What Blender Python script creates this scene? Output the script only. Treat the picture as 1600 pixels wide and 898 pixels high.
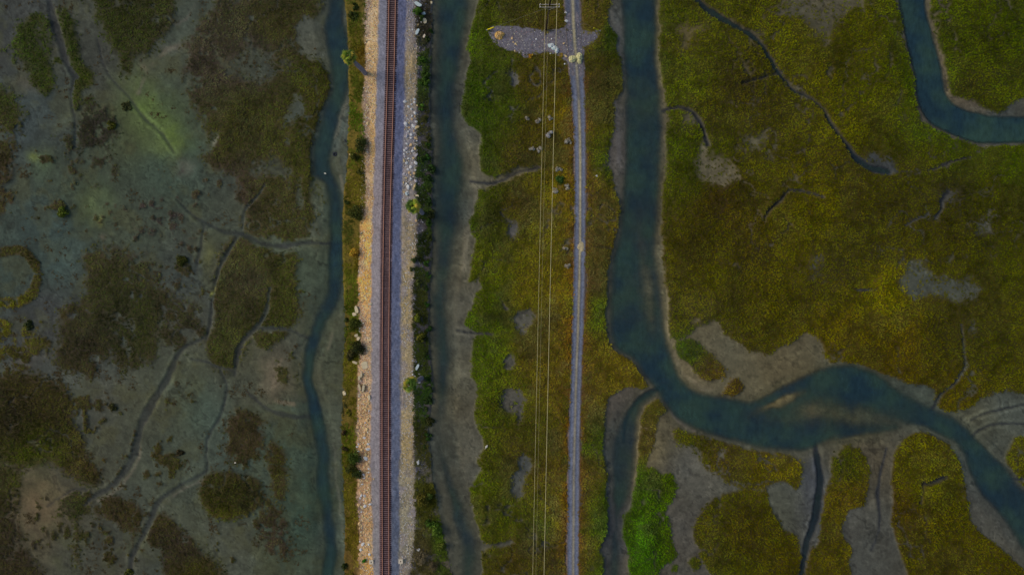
import bpy, bmesh, math, random
import numpy as np
from mathutils import Vector, Matrix, Euler

for o in list(bpy.data.objects):
    bpy.data.objects.remove(o)
SC = bpy.context.scene
COL = SC.collection
R = math.radians

# ------------------------------------------------------------------ camera, sky, sun, exposure
S, H = 0.15, 160.0            # metres per photo pixel on the marsh, height of the drone
cam_d = bpy.data.cameras.new('camera'); cam = bpy.data.objects.new('camera', cam_d); COL.objects.link(cam)
cam.location = (0, 0, H); cam.rotation_euler = (0, 0, 0)
cam_d.sensor_width = 36; cam_d.lens = 24.0; cam_d.clip_start = 1; cam_d.clip_end = 6000
SC.camera = cam

SUN_EL, SUN_AZ = R(38), R(166)    # azimuth measured from +X, anticlockwise: the sun stands to the left, a little above
w = bpy.data.worlds.new('World'); SC.world = w; w.use_nodes = True
wn = w.node_tree.nodes; wl = w.node_tree.links
sky = wn.new('ShaderNodeTexSky'); sky.sky_type = 'NISHITA'; sky.sun_disc = False
sky.sun_elevation = SUN_EL; sky.sun_rotation = math.pi / 2 - SUN_AZ
sky.dust_density = 2.5; sky.air_density = 1.2
bg = wn['Background']; bg.inputs['Strength'].default_value = 0.105
wl.new(sky.outputs['Color'], bg.inputs['Color'])
sd = bpy.data.lights.new('sun', 'SUN'); sd.energy = 1.25; sd.angle = R(28); sd.color = (1.0, 0.86, 0.68)
sun = bpy.data.objects.new('sun', sd); COL.objects.link(sun)
sdir = Vector((math.cos(SUN_EL) * math.cos(SUN_AZ), math.cos(SUN_EL) * math.sin(SUN_AZ), math.sin(SUN_EL)))
sun.rotation_euler = sdir.to_track_quat('Z', 'Y').to_euler()
SC.view_settings.view_transform = 'Standard'; SC.view_settings.look = 'None'
SC.view_settings.exposure = -0.35; SC.view_settings.gamma = 1.0
KEXP = 0.42                    # displayed brightness of a flat surface of albedo 1 under this light

rng = np.random.default_rng(11); random.seed(11)

# ------------------------------------------------------------------ helpers
def lin(c):
    c = np.asarray(c, float) / 255.0
    return np.where(c <= 0.04045, c / 12.92, ((c + 0.055) / 1.055) ** 2.4)
def alb(c, k=1.0):             # a colour as it looks in the photograph -> base colour
    a = lin(c) / KEXP * k
    return a * min(1.0, .82 / max(a.max(), 1e-6))
def G(px, py, z=0.0):          # point at height z above the place seen at a photo pixel
    f = (H - z) / H
    return ((px - 800) * S * f, (449 - py) * S * f, z)

def _hash(ix, iy, seed):
    h = (ix.astype(np.int64) * 374761393 + iy.astype(np.int64) * 668265263 + seed * 1442695041) & 0xFFFFFFFF
    h = ((h ^ (h >> 13)) * 1274126177) & 0xFFFFFFFF
    h = ((h ^ (h >> 16)) * 2246822519) & 0xFFFFFFFF
    return ((h ^ (h >> 15)) & 0xFFFFFF) / float(0xFFFFFF)
def vnoise(x, y, wlen, seed):
    x = np.asarray(x) / wlen; y = np.asarray(y) / wlen
    ix = np.floor(x); iy = np.floor(y); fx = x - ix; fy = y - iy
    fx = fx * fx * (3 - 2 * fx); fy = fy * fy * (3 - 2 * fy)
    a = _hash(ix, iy, seed); b = _hash(ix + 1, iy, seed); c = _hash(ix, iy + 1, seed); d = _hash(ix + 1, iy + 1, seed)
    return (a * (1 - fx) + b * fx) * (1 - fy) + (c * (1 - fx) + d * fx) * fy
def fbm(x, y, wlen, seed, octv=4, gain=0.5):
    t = 0; amp = 1; tot = 0
    for k in range(octv):
        t = t + amp * vnoise(x + 17.3 * k, y - 9.1 * k, wlen / 2 ** k, seed + k * 31); tot += amp; amp *= gain
    return t / tot
def sstep(a, b, x):
    t = np.clip((x - a) / (b - a), 0, 1); return t * t * (3 - 2 * t)
def crom(pts, n=4, closed=True):
    p = np.asarray(pts, float); out = []; m = len(p)
    rngi = range(m) if closed else range(m - 1)
    for i in rngi:
        if closed: a, b, c, d = p[i - 1], p[i], p[(i + 1) % m], p[(i + 2) % m]
        else: a, b, c, d = p[max(i - 1, 0)], p[i], p[i + 1], p[min(i + 2, m - 1)]
        for k in range(n):
            t = k / n
            out.append(0.5 * (2 * b + (c - a) * t + (2 * a - 5 * b + 4 * c - d) * t * t + (3 * b - a - 3 * c + d) * t ** 3))
    if not closed: out.append(p[-1])
    return np.array(out)

# ------------------------------------------------------------------ the raster on which the marsh is laid out
STEP = 2.0
PX = np.concatenate([[-9000, -4000, -1800, -900, -450, -240, -160], np.arange(-110, 1711, STEP), [1760, 1840, 2050, 2500, 3400, 5600, 10600]])
PY = np.concatenate([[-9000, -4000, -1800, -900, -420, -220, -140], np.arange(-80, 981, STEP), [1040, 1120, 1320, 1800, 2700, 4900, 9900]])
NX, NY = len(PX), len(PY)
XX, YY = np.meshgrid(PX, PY)
IX0 = 7; IY0 = 7
wob_x = (fbm(XX, YY, 34, 5, 4, .55) - .5); wob_y = (fbm(XX, YY, 34, 77, 4, .55) - .5)
fine_x = (fbm(XX, YY, 9, 15, 2) - .5); fine_y = (fbm(XX, YY, 9, 97, 2) - .5)
CX = np.arange(-140, 1741, 4.0); CY = np.arange(-110, 1011, 4.0)
CXX, CYY = np.meshgrid(CX, CY)
def bil(F, gx0, gy0, st, x, y):
    u = np.clip((x - gx0) / st, 0, F.shape[1] - 1.001); v = np.clip((y - gy0) / st, 0, F.shape[0] - 1.001)
    i = u.astype(int); j = v.astype(int); fu = u - i; fv = v - j
    return (F[j, i] * (1 - fu) + F[j, i + 1] * fu) * (1 - fv) + (F[j + 1, i] * (1 - fu) + F[j + 1, i + 1] * fu) * fv
def poly_sdf_pts(poly, X, Y):
    d2 = np.full(X.shape, 1e12); ins = np.zeros(X.shape, bool); n = len(poly)
    for i in range(n):
        ax, ay = poly[i]; bx, by = poly[(i + 1) % n]
        ex, ey = bx - ax, by - ay; L = ex * ex + ey * ey
        if L < 1e-9: continue
        t = np.clip(((X - ax) * ex + (Y - ay) * ey) / L, 0, 1)
        d2 = np.minimum(d2, (X - ax - t * ex) ** 2 + (Y - ay - t * ey) ** 2)
        if ay != by:
            c = (ay > Y) != (by > Y)
            ins ^= c & (X < ex * (Y - ay) / (by - ay) + ax)
    d = np.sqrt(d2); return np.where(ins, d, -d)
def sdf_coarse(poly, pad=40):
    F = np.full(CXX.shape, -float(pad))
    x0, y0 = poly.min(0) - pad; x1, y1 = poly.max(0) + pad
    i0 = max(int((x0 - CX[0]) // 4), 0); i1 = min(int((x1 - CX[0]) // 4) + 2, len(CX))
    j0 = max(int((y0 - CY[0]) // 4), 0); j1 = min(int((y1 - CY[0]) // 4) + 2, len(CY))
    F[j0:j1, i0:i1] = np.maximum(poly_sdf_pts(poly, CXX[j0:j1, i0:i1], CYY[j0:j1, i0:i1]), -pad)
    return F
def field(poly, warp=8.0, fwarp=2.0, smooth=True, pad=40):
    p = crom(poly) if smooth else np.asarray(poly, float)
    return bil(sdf_coarse(p, pad), CX[0], CY[0], 4.0, XX + warp * wob_x + fwarp * fine_x, YY + warp * wob_y + fwarp * fine_y)
def polyline_dist(pts, warp=5.0, fwarp=2.5):     # distance minus half width (negative inside)
    p = crom([(a, b, c) for a, b, c in pts], 4, False)
    out = np.full(XX.shape, 60.0)
    x0, y0 = p[:, :2].min(0) - 40; x1, y1 = p[:, :2].max(0) + 40
    i0, i1 = np.searchsorted(PX, [x0, x1]); j0, j1 = np.searchsorted(PY, [y0, y1])
    X = (XX + warp * wob_x + fwarp * fine_x)[j0:j1, i0:i1]; Y = (YY + warp * wob_y + fwarp * fine_y)[j0:j1, i0:i1]
    best = np.full(X.shape, 60.0); wv = .45 + 1.0 * fbm(X, Y, 24, 55, 3, .6)
    for (ax, ay, aw), (bx, by, bw) in zip(p[:-1], p[1:]):
        ex, ey = bx - ax, by - ay; L = ex * ex + ey * ey + 1e-9
        t = np.clip(((X - ax) * ex + (Y - ay) * ey) / L, 0, 1)
        best = np.minimum(best, np.hypot(X - ax - t * ex, Y - ay - t * ey) - 0.5 * (aw + (bw - aw) * t) * wv)
    out[j0:j1, i0:i1] = best
    return out
def idw(points, power=3.2):
    P = np.array([(a, b) for a, b, c in points], float); Cc = np.array([lin(c) for a, b, c in points])
    num = np.zeros(CXX.shape + (3,)); den = np.zeros(CXX.shape)
    for (px, py), c in zip(P, Cc):
        ww = 1.0 / (((CXX - px) ** 2 + (CYY - py) ** 2) + 400.0) ** (power / 2)
        num += ww[..., None] * c; den += ww
    F = num / den[..., None]
    return np.stack([bil(F[..., k], CX[0], CY[0], 4.0, XX + 30 * wob_x, YY + 30 * wob_y) for k in range(3)], -1)

# ------------------------------------------------------------------ layout: channels (rows: y, left x, right x)
def chan(rows):
    rows = [(-130,) + tuple(rows[0][1:])] + list(rows) + [(1010,) + tuple(rows[-1][1:])] if rows[0][0] == 0 else rows
    return [(a, y) for y, a, b in rows] + [(b, y) for y, a, b in reversed(rows)]
CH_LEFT = chan([(0, 510, 545), (30, 505, 541), (60, 504, 549), (100, 513, 552), (130, 515, 550), (160, 508, 542), (190, 498, 533), (220, 489, 523), (250, 486, 518), (275, 489, 527),
                (300, 506, 536), (340, 511, 542), (380, 511, 544), (420, 510, 542), (450, 509, 537), (480, 493, 530), (510, 483, 513), (540, 475, 501), (570, 469, 493),
                (590, 467, 491), (620, 475, 501), (650, 481, 509), (680, 488, 515), (720, 491, 518), (760, 492, 521), (800, 499, 524), (840, 503, 530), (870, 504, 529), (898, 500, 526)])
CH_MID = chan([(0, 674, 740), (50, 676, 734), (100, 675, 725), (150, 674, 718), (200, 676, 717), (230, 677, 726), (260, 676, 732), (300, 677, 729), (340, 677, 722), (380, 676, 718),
               (420, 674, 712), (450, 672, 707), (480, 671, 704), (520, 672, 707), (560, 674, 711), (600, 676, 707), (640, 673, 706), (680, 670, 706), (720, 676, 713),
               (760, 684, 721), (800, 694, 735), (840, 707, 749), (870, 713, 752), (898, 711, 750)])
RIVER = [(968, -130), (968, 0), (972, 50), (973, 100), (974, 150), (973, 200), (976, 250), (971, 300), (968, 340), (962, 370), (957, 400), (952, 430), (951, 460), (950, 500), (953, 530), (962, 550),
         (985, 562), (1003, 588), (1016, 607), (1040, 638), (1060, 660), (1090, 675), (1130, 688), (1180, 700), (1230, 708), (1262, 706), (1300, 692), (1340, 686), (1400, 682), (1440, 674), (1480, 688),
         (1502, 708), (1515, 745), (1532, 775), (1560, 806), (1590, 850), (1640, 920), (1730, 1010), (1740, 860), (1650, 800), (1605, 765), (1572, 722), (1535, 685), (1500, 654), (1462, 634), (1430, 619), (1400, 600), (1370, 580),
         (1330, 567), (1290, 570), (1250, 587), (1210, 606), (1175, 622), (1140, 619), (1100, 611), (1075, 597), (1062, 580), (1054, 556), (1046, 530), (1042, 500), (1038, 460), (1034, 430),
         (1030, 400), (1030, 370), (1032, 340), (1034, 300), (1038, 250), (1040, 200), (1036, 150), (1031, 100), (1030, 50), (1030, 0), (1030, -130)]
RIVER_NE = [(1398, -130), (1404, 0), (1412, 40), (1420, 80), (1428, 115), (1431, 150), (1440, 175), (1455, 195), (1480, 208), (1510, 220), (1550, 225), (1600, 224), (1740, 226), (1740, 186), (1600, 181), (1560, 179), (1520, 173),
            (1495, 162), (1482, 146), (1476, 120), (1468, 80), (1458, 45), (1448, 0), (1444, -130)]
INLET = [(1042, 598), (1020, 604), (1000, 615), (985, 632), (968, 655), (957, 690), (953, 740), (957, 780), (960, 820), (952, 850), (950, 985), (974, 985), (972, 880), (968, 830), (973, 800), (988, 770), (995, 740), (998, 690), (1001, 655), (1011, 632), (1042, 612)]
CHANNELS = [(INLET, 0.24, 12, 6), (CH_LEFT, 0.50, 15, 9), (CH_MID, 0.36, 26, 7), (RIVER, 0.46, 15, 6), (RIVER_NE, 0.95, 9, 4)]
#   creeks: (x, y, width) ..., depth
CREEKS = [
    ([(1070, -20, 11), (1110, 18, 11), (1150, 40, 10), (1180, 60, 9), (1200, 85, 8), (1215, 112, 6), (1240, 140, 5), (1262, 152, 4), (1280, 165, 4), (1300, 195, 5), (1320, 225, 6), (1335, 245, 8), (1360, 262, 12), (1388, 268, 10)], .5),
    ([(1193, 345, 2), (1198, 332, 4), (1212, 318, 4), (1225, 305, 4), (1234, 297, 4), (1260, 299, 4), (1285, 308, 3)], .4),
    ([(1500, 505, 2), (1505, 545, 3), (1507, 575, 4), (1490, 600, 4), (1470, 615, 5), (1458, 640, 6)], .4),
    ([(1036, 172, 6), (1065, 168, 5), (1085, 178, 5), (1098, 200, 6), (1106, 228, 6)], .35),
    ([(1040, 604, 8), (1020, 610, 8), (1002, 622, 8), (986, 642, 7), (977, 665, 6), (976, 690, 4)], .5),
    ([(1248, 960, 12), (1254, 890, 11), (1262, 850, 12), (1275, 805, 12), (1281, 760, 12), (1279, 720, 10), (1272, 690, 8)], .45),
    ([(1510, 695, 4), (1530, 672, 4), (1560, 662, 4), (1620, 662, 4)], .3),
    ([(1518, 655, 3), (1545, 643, 3), (1580, 636, 4), (1620, 628, 5)], .3),
    ([(1415, 352, 2), (1432, 342, 4), (1452, 336, 3)], .35), ([(1460, 345, 3), (1470, 330, 5), (1472, 312, 6), (1482, 300, 6)], .3),
    ([(1450, 265, 3), (1475, 258, 3), (1515, 245, 3)], .3), ([(1338, 452, 3), (1352, 452, 5), (1368, 452, 3)], .3),
    ([(1160, 130, 3), (1200, 118, 3), (1222, 112, 4)], .3), ([(1440, 755, 3), (1455, 752, 5), (1475, 745, 5)], .3), ([(1442, 752, 4), (1440, 765, 2), (1437, 785, 2)], .3),
    ([(1570, 748, 3), (1590, 747, 5), (1620, 745, 5)], .35),
    ([(72, -20, 11), (84, 30, 11), (94, 70, 10), (105, 100, 9), (120, 122, 7)], .36), ([(116, 125, 5), (111, 160, 4), (118, 200, 5), (117, 230, 4)], .3),
    ([(150, 60, 3), (170, 115, 4), (200, 150, 5), (225, 185, 5), (252, 208, 5), (272, 238, 4)], .28),
    ([(318, 528, 4), (288, 545, 7), (272, 566, 9), (262, 592, 10), (240, 625, 11), (220, 665, 11), (212, 700, 11), (203, 725, 11), (180, 755, 10), (152, 774, 8), (132, 788, 5)], .34),
    ([(345, 575, 4), (353, 600, 5), (352, 625, 6), (345, 650, 6), (327, 680, 7), (321, 712, 4), (323, 735, 4), (300, 749, 5), (270, 765, 5), (247, 785, 8), (235, 810, 9), (221, 840, 11), (208, 862, 11), (202, 900, 8), (200, 960, 8)], .33),
    ([(275, 310, 3), (300, 335, 6), (325, 350, 6), (350, 362, 7), (380, 367, 9), (410, 380, 9), (440, 384, 9), (470, 380, 7), (515, 380, 6)], .4),
    ([(374, 368, 5), (356, 395, 8), (342, 420, 6), (334, 450, 5), (330, 490, 5), (322, 530, 4)], .34), ([(320, 350, 3), (312, 385, 5), (305, 425, 4)], .25),
    ([(422, 450, 5), (416, 488, 6), (396, 514, 8), (376, 540, 9), (366, 585, 7)], .34), ([(400, 511, 5), (440, 513, 6), (460, 520, 5), (485, 530, 5)], .34),
    ([(300, 563, 4), (330, 568, 5), (365, 580, 5)], .3), ([(385, 610, 4), (420, 640, 7), (460, 652, 8), (500, 652, 8)], .2), ([(75, 790, 3), (95, 775, 4), (115, 765, 4), (135, 765, 4)], .25),
    ([(735, 282, 6), (760, 286, 6), (780, 283, 6), (800, 272, 5), (830, 264, 4), (842, 262, 3)], .12), ([(715, 516, 4), (740, 520, 4), (770, 523, 3)], .2),
    ([(415, 290, 4), (400, 310, 4), (382, 330, 4), (378, 362, 4)], .25), ([(1385, 700, 5), (1372, 760, 6), (1375, 820, 5), (1362, 860, 4)], .14),
]
#   bars and shoals in the channels and rises of the mud: x, y, rx, ry, turn, height
BARS = [(1224, 625, 38, 8, -24, .74), (1345, 652, 62, 24, 6, .40), (1200, 650, 60, 14, 10, .12), (1010, 440, 14, 90, -6, .30), (1270, 640, 40, 18, -10, .2), (1420, 668, 45, 12, 15, .3), (1420, 690, 40, 12, 5, .3),
        (1560, 690, 26, 18, 30, .25), (503, 320, 9, 42, 8, .3), (690, 690, 16, 60, -12, .28), (700, 780, 6, 60, -14, .2), (1600, 690, 50, 26, 0, .3), (1095, 640, 40, 8, 25, .12)]

# embankment cross-section: y, bank, weeds edge, sand edge, grey edge, track right, blue edge, strip edge, far bank
EMB = [(0, 541, 572, 591, 605, 622, 635, 648, 675), (75, 547, 571, 590, 603, 620, 634, 652, 672), (150, 547, 567, 588, 601, 616, 632, 652, 669), (225, 543, 570, 586, 599, 616, 631, 650, 673),
       (300, 539, 572, 583, 597, 614, 628, 650, 675), (375, 537, 562, 582, 594, 613, 628, 652, 674), (450, 539, 558, 579, 594, 611, 627, 645, 670), (525, 539, 563, 580, 593, 611, 627, 646, 668),
       (600, 536, 558, 580, 593, 611, 627, 647, 675), (675, 533, 556, 578, 593, 611, 627, 647, 668), (750, 536, 556, 579, 593, 611, 624, 648, 676), (825, 540, 560, 582, 593, 611, 625, 650, 690), (898, 539, 561, 582, 593, 611, 625, 641, 706)]
EMB = np.array(EMB, float)
TRK = np.array([(0, 613.3), (75, 611.8), (150, 610), (225, 607.6), (300, 605.6), (375, 604.3), (450, 603.3), (525, 602.7), (600, 602.4), (675, 602.4), (750, 602.5), (825, 602.7), (898, 602.9)])
def emb_at(y, k):
    return np.interp(y, EMB[:, 0], EMB[:, k])
ROAD = np.array([(-200, 880, 906), (0, 881, 907), (50, 884, 909), (110, 889, 913), (150, 893, 914.5), (225, 897, 915.5), (300, 897.5, 915.5), (375, 897, 915), (450, 895.5, 914), (525, 893.5, 911.5), (600, 891, 908.5), (675, 888.5, 906.5), (750, 887, 905.5), (825, 886, 905), (898, 886, 904.5), (1100, 884, 903)], float)
TURN = [(765, 43), (775, 40), (812, 41), (842, 47), (862, 46), (880, 44), (884, 20), (905, 20), (909, 46), (922, 48), (937, 47), (938, 56), (928, 68), (914, 80), (914, 118), (890, 118), (884, 98), (868, 88), (850, 84), (836, 90), (820, 94), (806, 84), (786, 78), (770, 70), (763, 58)]

# ------------------------------------------------------------------ layout: vegetation patches  (label, outline, cover, feather px, height, ragged)
def blob(cx, cy, rx, ry, n=12, j=.16, seed=0, a=0):
    r = random.Random(seed * 977 + int(cx * 7 + cy * 13)); pts = []
    for k in range(n):
        t = 2 * math.pi * k / n; q = 1 + r.uniform(-j, j)
        x, y = rx * q * math.cos(t), ry * q * math.sin(t)
        pts.append((cx + x * math.cos(a) - y * math.sin(a), cy + x * math.sin(a) + y * math.cos(a)))
    return pts
rd = lambda k: [(ROAD[i, k], ROAD[i, 0]) for i in range(1, len(ROAD) - 1)]
MID_EDGE = [(752, -90), (747, 0), (742, 20), (733, 45), (728, 75), (737, 94), (730, 110), (724, 140), (722, 172), (732, 195), (750, 206), (752, 230), (752, 255), (762, 272), (785, 270), (815, 262), (838, 258), (842, 266), (815, 274), (790, 284), (768, 290), (748, 293),
            (743, 312), (742, 335), (733, 350), (737, 365), (746, 380), (741, 402), (736, 430), (733, 446), (741, 460), (738, 476), (726, 500), (725, 510), (742, 517), (742, 530), (740, 560), (735, 586), (743, 600),
            (742, 640), (746, 662), (756, 680), (757, 700), (748, 718), (750, 735), (736, 762), (740, 790), (748, 828), (758, 848), (800, 842), (804, 848), (757, 858), (753, 876), (757, 898), (762, 985)]
PATCH = [
    ('green and orange marsh scrub strip between the left channel of the road and the dirt road', MID_EDGE + [(885, 985)] + list(reversed(rd(1))) + [(881, -90)], .97, 2, .45, 4),
    ('narrow weedy strip between the dirt road and the straight channel on its right', [(907, -90)] + rd(2) + [(904, 985), (944, 985), (943, 898), (942, 870), (938, 850), (950, 830), (952, 800), (948, 770), (945, 740), (940, 700), (942, 660), (947, 625), (962, 611), (990, 605), (1010, 602), (1008, 588), (998, 566), (985, 556), (965, 546), (951, 530), (949, 500), (950, 460), (951, 430), (955, 400), (960, 372), (968, 350), (969, 322), (960, 300), (953, 270), (949, 242), (956, 200), (959, 155), (971, 140), (975, 110), (969, 92), (964, 78), (964, 56), (951, 40), (950, 20), (955, 0), (957, -90)], .97, 2, .45, 3),
    ('large olive salt marsh mat filling the right side between the two rivers', [(1032, -90), (1031, 0), (1031, 60), (1033, 110), (1038, 150), (1044, 166), (1042, 180), (1041, 250), (1035, 300), (1036, 400), (1041, 440), (1047, 470), (1047, 515), (1058, 528), (1078, 520), (1100, 506), (1118, 500), (1130, 520), (1160, 540), (1200, 548), (1240, 530), (1262, 518), (1280, 532), (1292, 560), (1312, 568), (1360, 573), (1390, 586), (1422, 598), (1460, 602), (1465, 632), (1485, 645), (1510, 640), (1535, 622), (1560, 613), (1600, 612), (1720, 610), (1720, 228), (1600, 226), (1550, 227), (1508, 222), (1478, 211), (1452, 198), (1436, 177), (1428, 150), (1425, 115), (1417, 80), (1409, 40), (1401, 0), (1396, -90)], .96, 3, .45, 6),
    ('olive salt marsh mat in the upper right corner beyond the river bend', [(1450, -90), (1452, 0), (1462, 45), (1471, 80), (1479, 118), (1485, 143), (1500, 152), (1525, 160), (1535, 168), (1560, 172), (1580, 160), (1600, 156), (1720, 150), (1720, -90)], .97, 2, .45, 4),
    ('small dark green marsh island at the inside of the river bend', [(1058, 536), (1085, 530), (1108, 550), (1126, 568), (1132, 584), (1116, 598), (1098, 592), (1080, 576), (1064, 558)], .93, 3, .4, 4),
    ('tiny brown marsh clump on the mud tip below the small island', [(1135, 612), (1142, 598), (1152, 592), (1158, 602), (1150, 616), (1140, 622), (1130, 618)], .85, 3, .35, 3),
    ('brown marsh strip along the pale mud lip left of the grey mudflat', [(1006, 640), (1014, 622), (1028, 612), (1046, 620), (1052, 635), (1040, 640), (1027, 652), (1022, 682), (1012, 712), (1004, 745), (994, 755), (999, 700)], .92, 2, .35, 3),
    ('vivid green marsh island near the bottom edge', [(1000, 738), (1015, 728), (1032, 738), (1050, 740), (1055, 762), (1046, 785), (1040, 802), (1046, 824), (1052, 850), (1056, 868), (1038, 880), (1028, 892), (1022, 985), (984, 985), (984, 898), (984, 868), (973, 836), (974, 806), (988, 790), (990, 765)], .985, 2, .5, 2.5),
    ('yellow brown marsh strip along the south bank of the river', [(1056, 668), (1075, 676), (1095, 682), (1130, 692), (1180, 704), (1226, 709), (1250, 722), (1252, 745), (1244, 758), (1220, 750), (1196, 758), (1165, 766), (1138, 752), (1110, 735), (1085, 705), (1062, 690)], .9, 5, .4, 6),
    ('round olive brown marsh mass at the bottom edge', [(1095, 806), (1120, 778), (1160, 766), (1195, 767), (1202, 792), (1220, 820), (1245, 838), (1250, 898), (1246, 985), (1130, 985), (1112, 898), (1092, 864), (1086, 832)], .98, 3, .45, 2.5),
    ('tiny round green marsh clump on the mudflat', blob(1087, 879, 9, 10), .95, 2, .35, 2), ('smallest marsh clump beside the vivid green island', blob(1053, 886, 5, 6), .9, 2, .3, 1),
    ('tall narrow marsh strip between two mud inlets at the bottom', [(1298, 730), (1306, 706), (1322, 696), (1340, 702), (1352, 722), (1357, 748), (1350, 785), (1326, 800), (1316, 830), (1330, 852), (1328, 880), (1334, 985), (1256, 985), (1254, 898), (1260, 862), (1280, 852), (1286, 800), (1290, 760)], .95, 2, .4, 3.5),
    ('big smooth tongue of yellow green marsh beside the lower right river', [(1397, 720), (1406, 694), (1434, 677), (1462, 681), (1488, 703), (1503, 742), (1513, 785), (1517, 815), (1540, 838), (1560, 858), (1600, 890), (1650, 985), (1436, 985), (1418, 898), (1404, 855), (1391, 812), (1395, 760)], .98, 2, .5, 2),
    ('marsh clump cut by the right edge below the river fork', [(1720, 670), (1600, 682), (1582, 690), (1572, 712), (1570, 740), (1578, 768), (1590, 785), (1610, 795), (1720, 810)], .93, 3, .4, 4),
    # ---- left side
    ('wide brown and olive marsh meadow beside the left channel', [(350, -90), (344, 0), (322, 30), (303, 60), (298, 120), (306, 160), (330, 200), (344, 222), (320, 245), (345, 258), (380, 272), (376, 310), (384, 342), (402, 364), (430, 373), (462, 374), (478, 358), (484, 320), (487, 250), (490, 220), (503, 190), (514, 150), (512, 112), (500, 94), (478, 92), (474, 60), (484, 30), (502, 0), (502, -90)], .74, 7, .3, 14),
    ('dense olive marsh edge along the bend of the left channel', [(450, 102), (480, 94), (505, 100), (514, 125), (512, 160), (500, 190), (488, 225), (484, 300), (476, 345), (468, 330), (474, 270), (478, 215), (488, 170), (484, 140), (455, 140)], .9, 4, .4, 5),
    ('dark olive clump in the middle of the brown meadow', [(345, 180), (370, 140), (410, 135), (425, 175), (410, 215), (385, 250), (345, 256), (322, 246), (345, 222)], .92, 5, .4, 6),
    ('brown marsh patch below the small side creek', [(338, 420), (352, 390), (368, 374), (400, 386), (440, 391), (463, 396), (461, 440), (456, 470), (440, 505), (405, 512), (386, 536), (362, 576), (332, 570), (326, 540), (338, 500), (333, 455)], .86, 4, .32, 6),
    ('dark ragged marsh patch in the left mudflat', [(132, 404), (190, 396), (228, 412), (244, 450), (260, 470), (250, 520), (232, 556), (192, 572), (162, 558), (132, 588), (102, 570), (96, 530), (100, 494), (132, 470), (138, 435)], .72, 9, .3, 16),
    ('faint brown growth beside the dark ragged patch', [(258, 478), (300, 478), (312, 508), (302, 545), (268, 548), (246, 520)], .62, 8, .25, 12),
    ('brown and green marsh mass at the lower left edge', [(-100, 590), (0, 590), (60, 588), (98, 602), (110, 640), (128, 680), (142, 718), (160, 746), (142, 758), (110, 740), (82, 716), (40, 726), (0, 722), (-100, 722)], .93, 5, .42, 8),
    ('dark green marsh island left of the top creek', [(26, 58), (48, 28), (80, 28), (76, 80), (82, 130), (66, 142), (42, 112), (26, 86)], .82, 4, .35, 8),
    ('narrow green marsh island right of the top creek', [(92, 12), (112, 28), (118, 60), (128, 100), (146, 118), (146, 132), (130, 140), (122, 165), (112, 166), (120, 132), (108, 90), (98, 50)], .93, 3, .38, 4),
    ('olive marsh cluster at the top edge left of the meadow', [(140, -90), (140, 0), (152, 30), (176, 70), (198, 106), (206, 80), (232, 82), (256, 50), (272, 0), (272, -90)], .8, 6, .35, 14),
    ('brown marsh patch below the narrow green island', [(120, 162), (162, 160), (180, 190), (172, 222), (132, 228), (116, 192)], .6, 7, .25, 8),
    ('small brown patch left of the thin creek', [(86, 215), (114, 212), (118, 258), (98, 262)], .55, 6, .25, 6), ('brown patch above the algae bloom', [(138, 236), (176, 246), (172, 286), (134, 276)], .55, 7, .25, 8),
    ('dark clump on the left edge', [(-100, 140), (0, 140), (32, 168), (32, 200), (0, 206), (-100, 206)], .7, 6, .3, 8), ('second dark clump on the left edge', [(-100, 214), (0, 215), (22, 226), (14, 262), (0, 285), (-100, 285)], .7, 6, .3, 8), ('third dark clump on the left edge', [(-100, 290), (0, 292), (16, 300), (14, 330), (-100, 332)], .6, 6, .3, 6),
    ('thin brown growth on the mudflat above the dark ragged patch', [(178, 318), (240, 290), (298, 308), (320, 366), (250, 382), (202, 346)], .42, 12, .2, 16),
    ('round olive marsh hummock standing alone on the mud', [(314, 768), (320, 746), (345, 738), (380, 742), (404, 755), (406, 785), (386, 804), (360, 812), (330, 800)], .985, 3, .5, 3),
    ('brown marsh wedge at the bottom edge left of the channel', [(232, 828), (254, 806), (290, 834), (318, 868), (352, 905), (360, 985), (290, 985), (262, 890), (246, 860)], .86, 6, .32, 9),
    ('brown marsh fringe in the bottom left corner', [(-100, 725), (0, 726), (26, 742), (24, 820), (40, 868), (64, 905), (64, 985), (-100, 985)], .86, 6, .32, 10),
    ('brown clump between the two lower left creeks', [(150, 792), (188, 776), (218, 798), (214, 830), (182, 816)], .74, 5, .28, 7), ('green clump round a puddle at the creek end', [(104, 778), (138, 766), (140, 792), (128, 804), (122, 815), (126, 870), (116, 872), (114, 820), (92, 802)], .7, 4, .3, 6),
    ('ragged brown clump above the round hummock', [(360, 652), (392, 645), (410, 668), (402, 708), (372, 720), (356, 690)], .66, 6, .28, 10), ('thin upright clump right of the round hummock', [(424, 698), (442, 704), (442, 770), (428, 766)], .8, 4, .3, 6), ('brown clump below the thin upright clump', [(402, 812), (440, 796), (446, 862), (412, 850)], .66, 6, .28, 10),
    ('thin growth on the pale rise beside the left channel', [(430, 558), (458, 566), (458, 598), (440, 622), (428, 612)], .45, 6, .2, 8), ('small marsh strip on the creek junction', [(398, 520), (430, 516), (446, 520), (420, 538), (404, 540)], .85, 3, .3, 4),
    ('marsh clump right of the brown patch', [(430, 460), (458, 452), (464, 490), (448, 508), (420, 508)], .85, 4, .3, 5),
    ('ragged dark clumps on the left edge of the mud', [(-60, 510), (30, 506), (66, 530), (80, 540), (60, 560), (40, 590), (-60, 588)], .5, 8, .25, 18),
]
RING = ('ring of brown shrubs grown round a bare mud circle', (18, 432), 42, 8)

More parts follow.
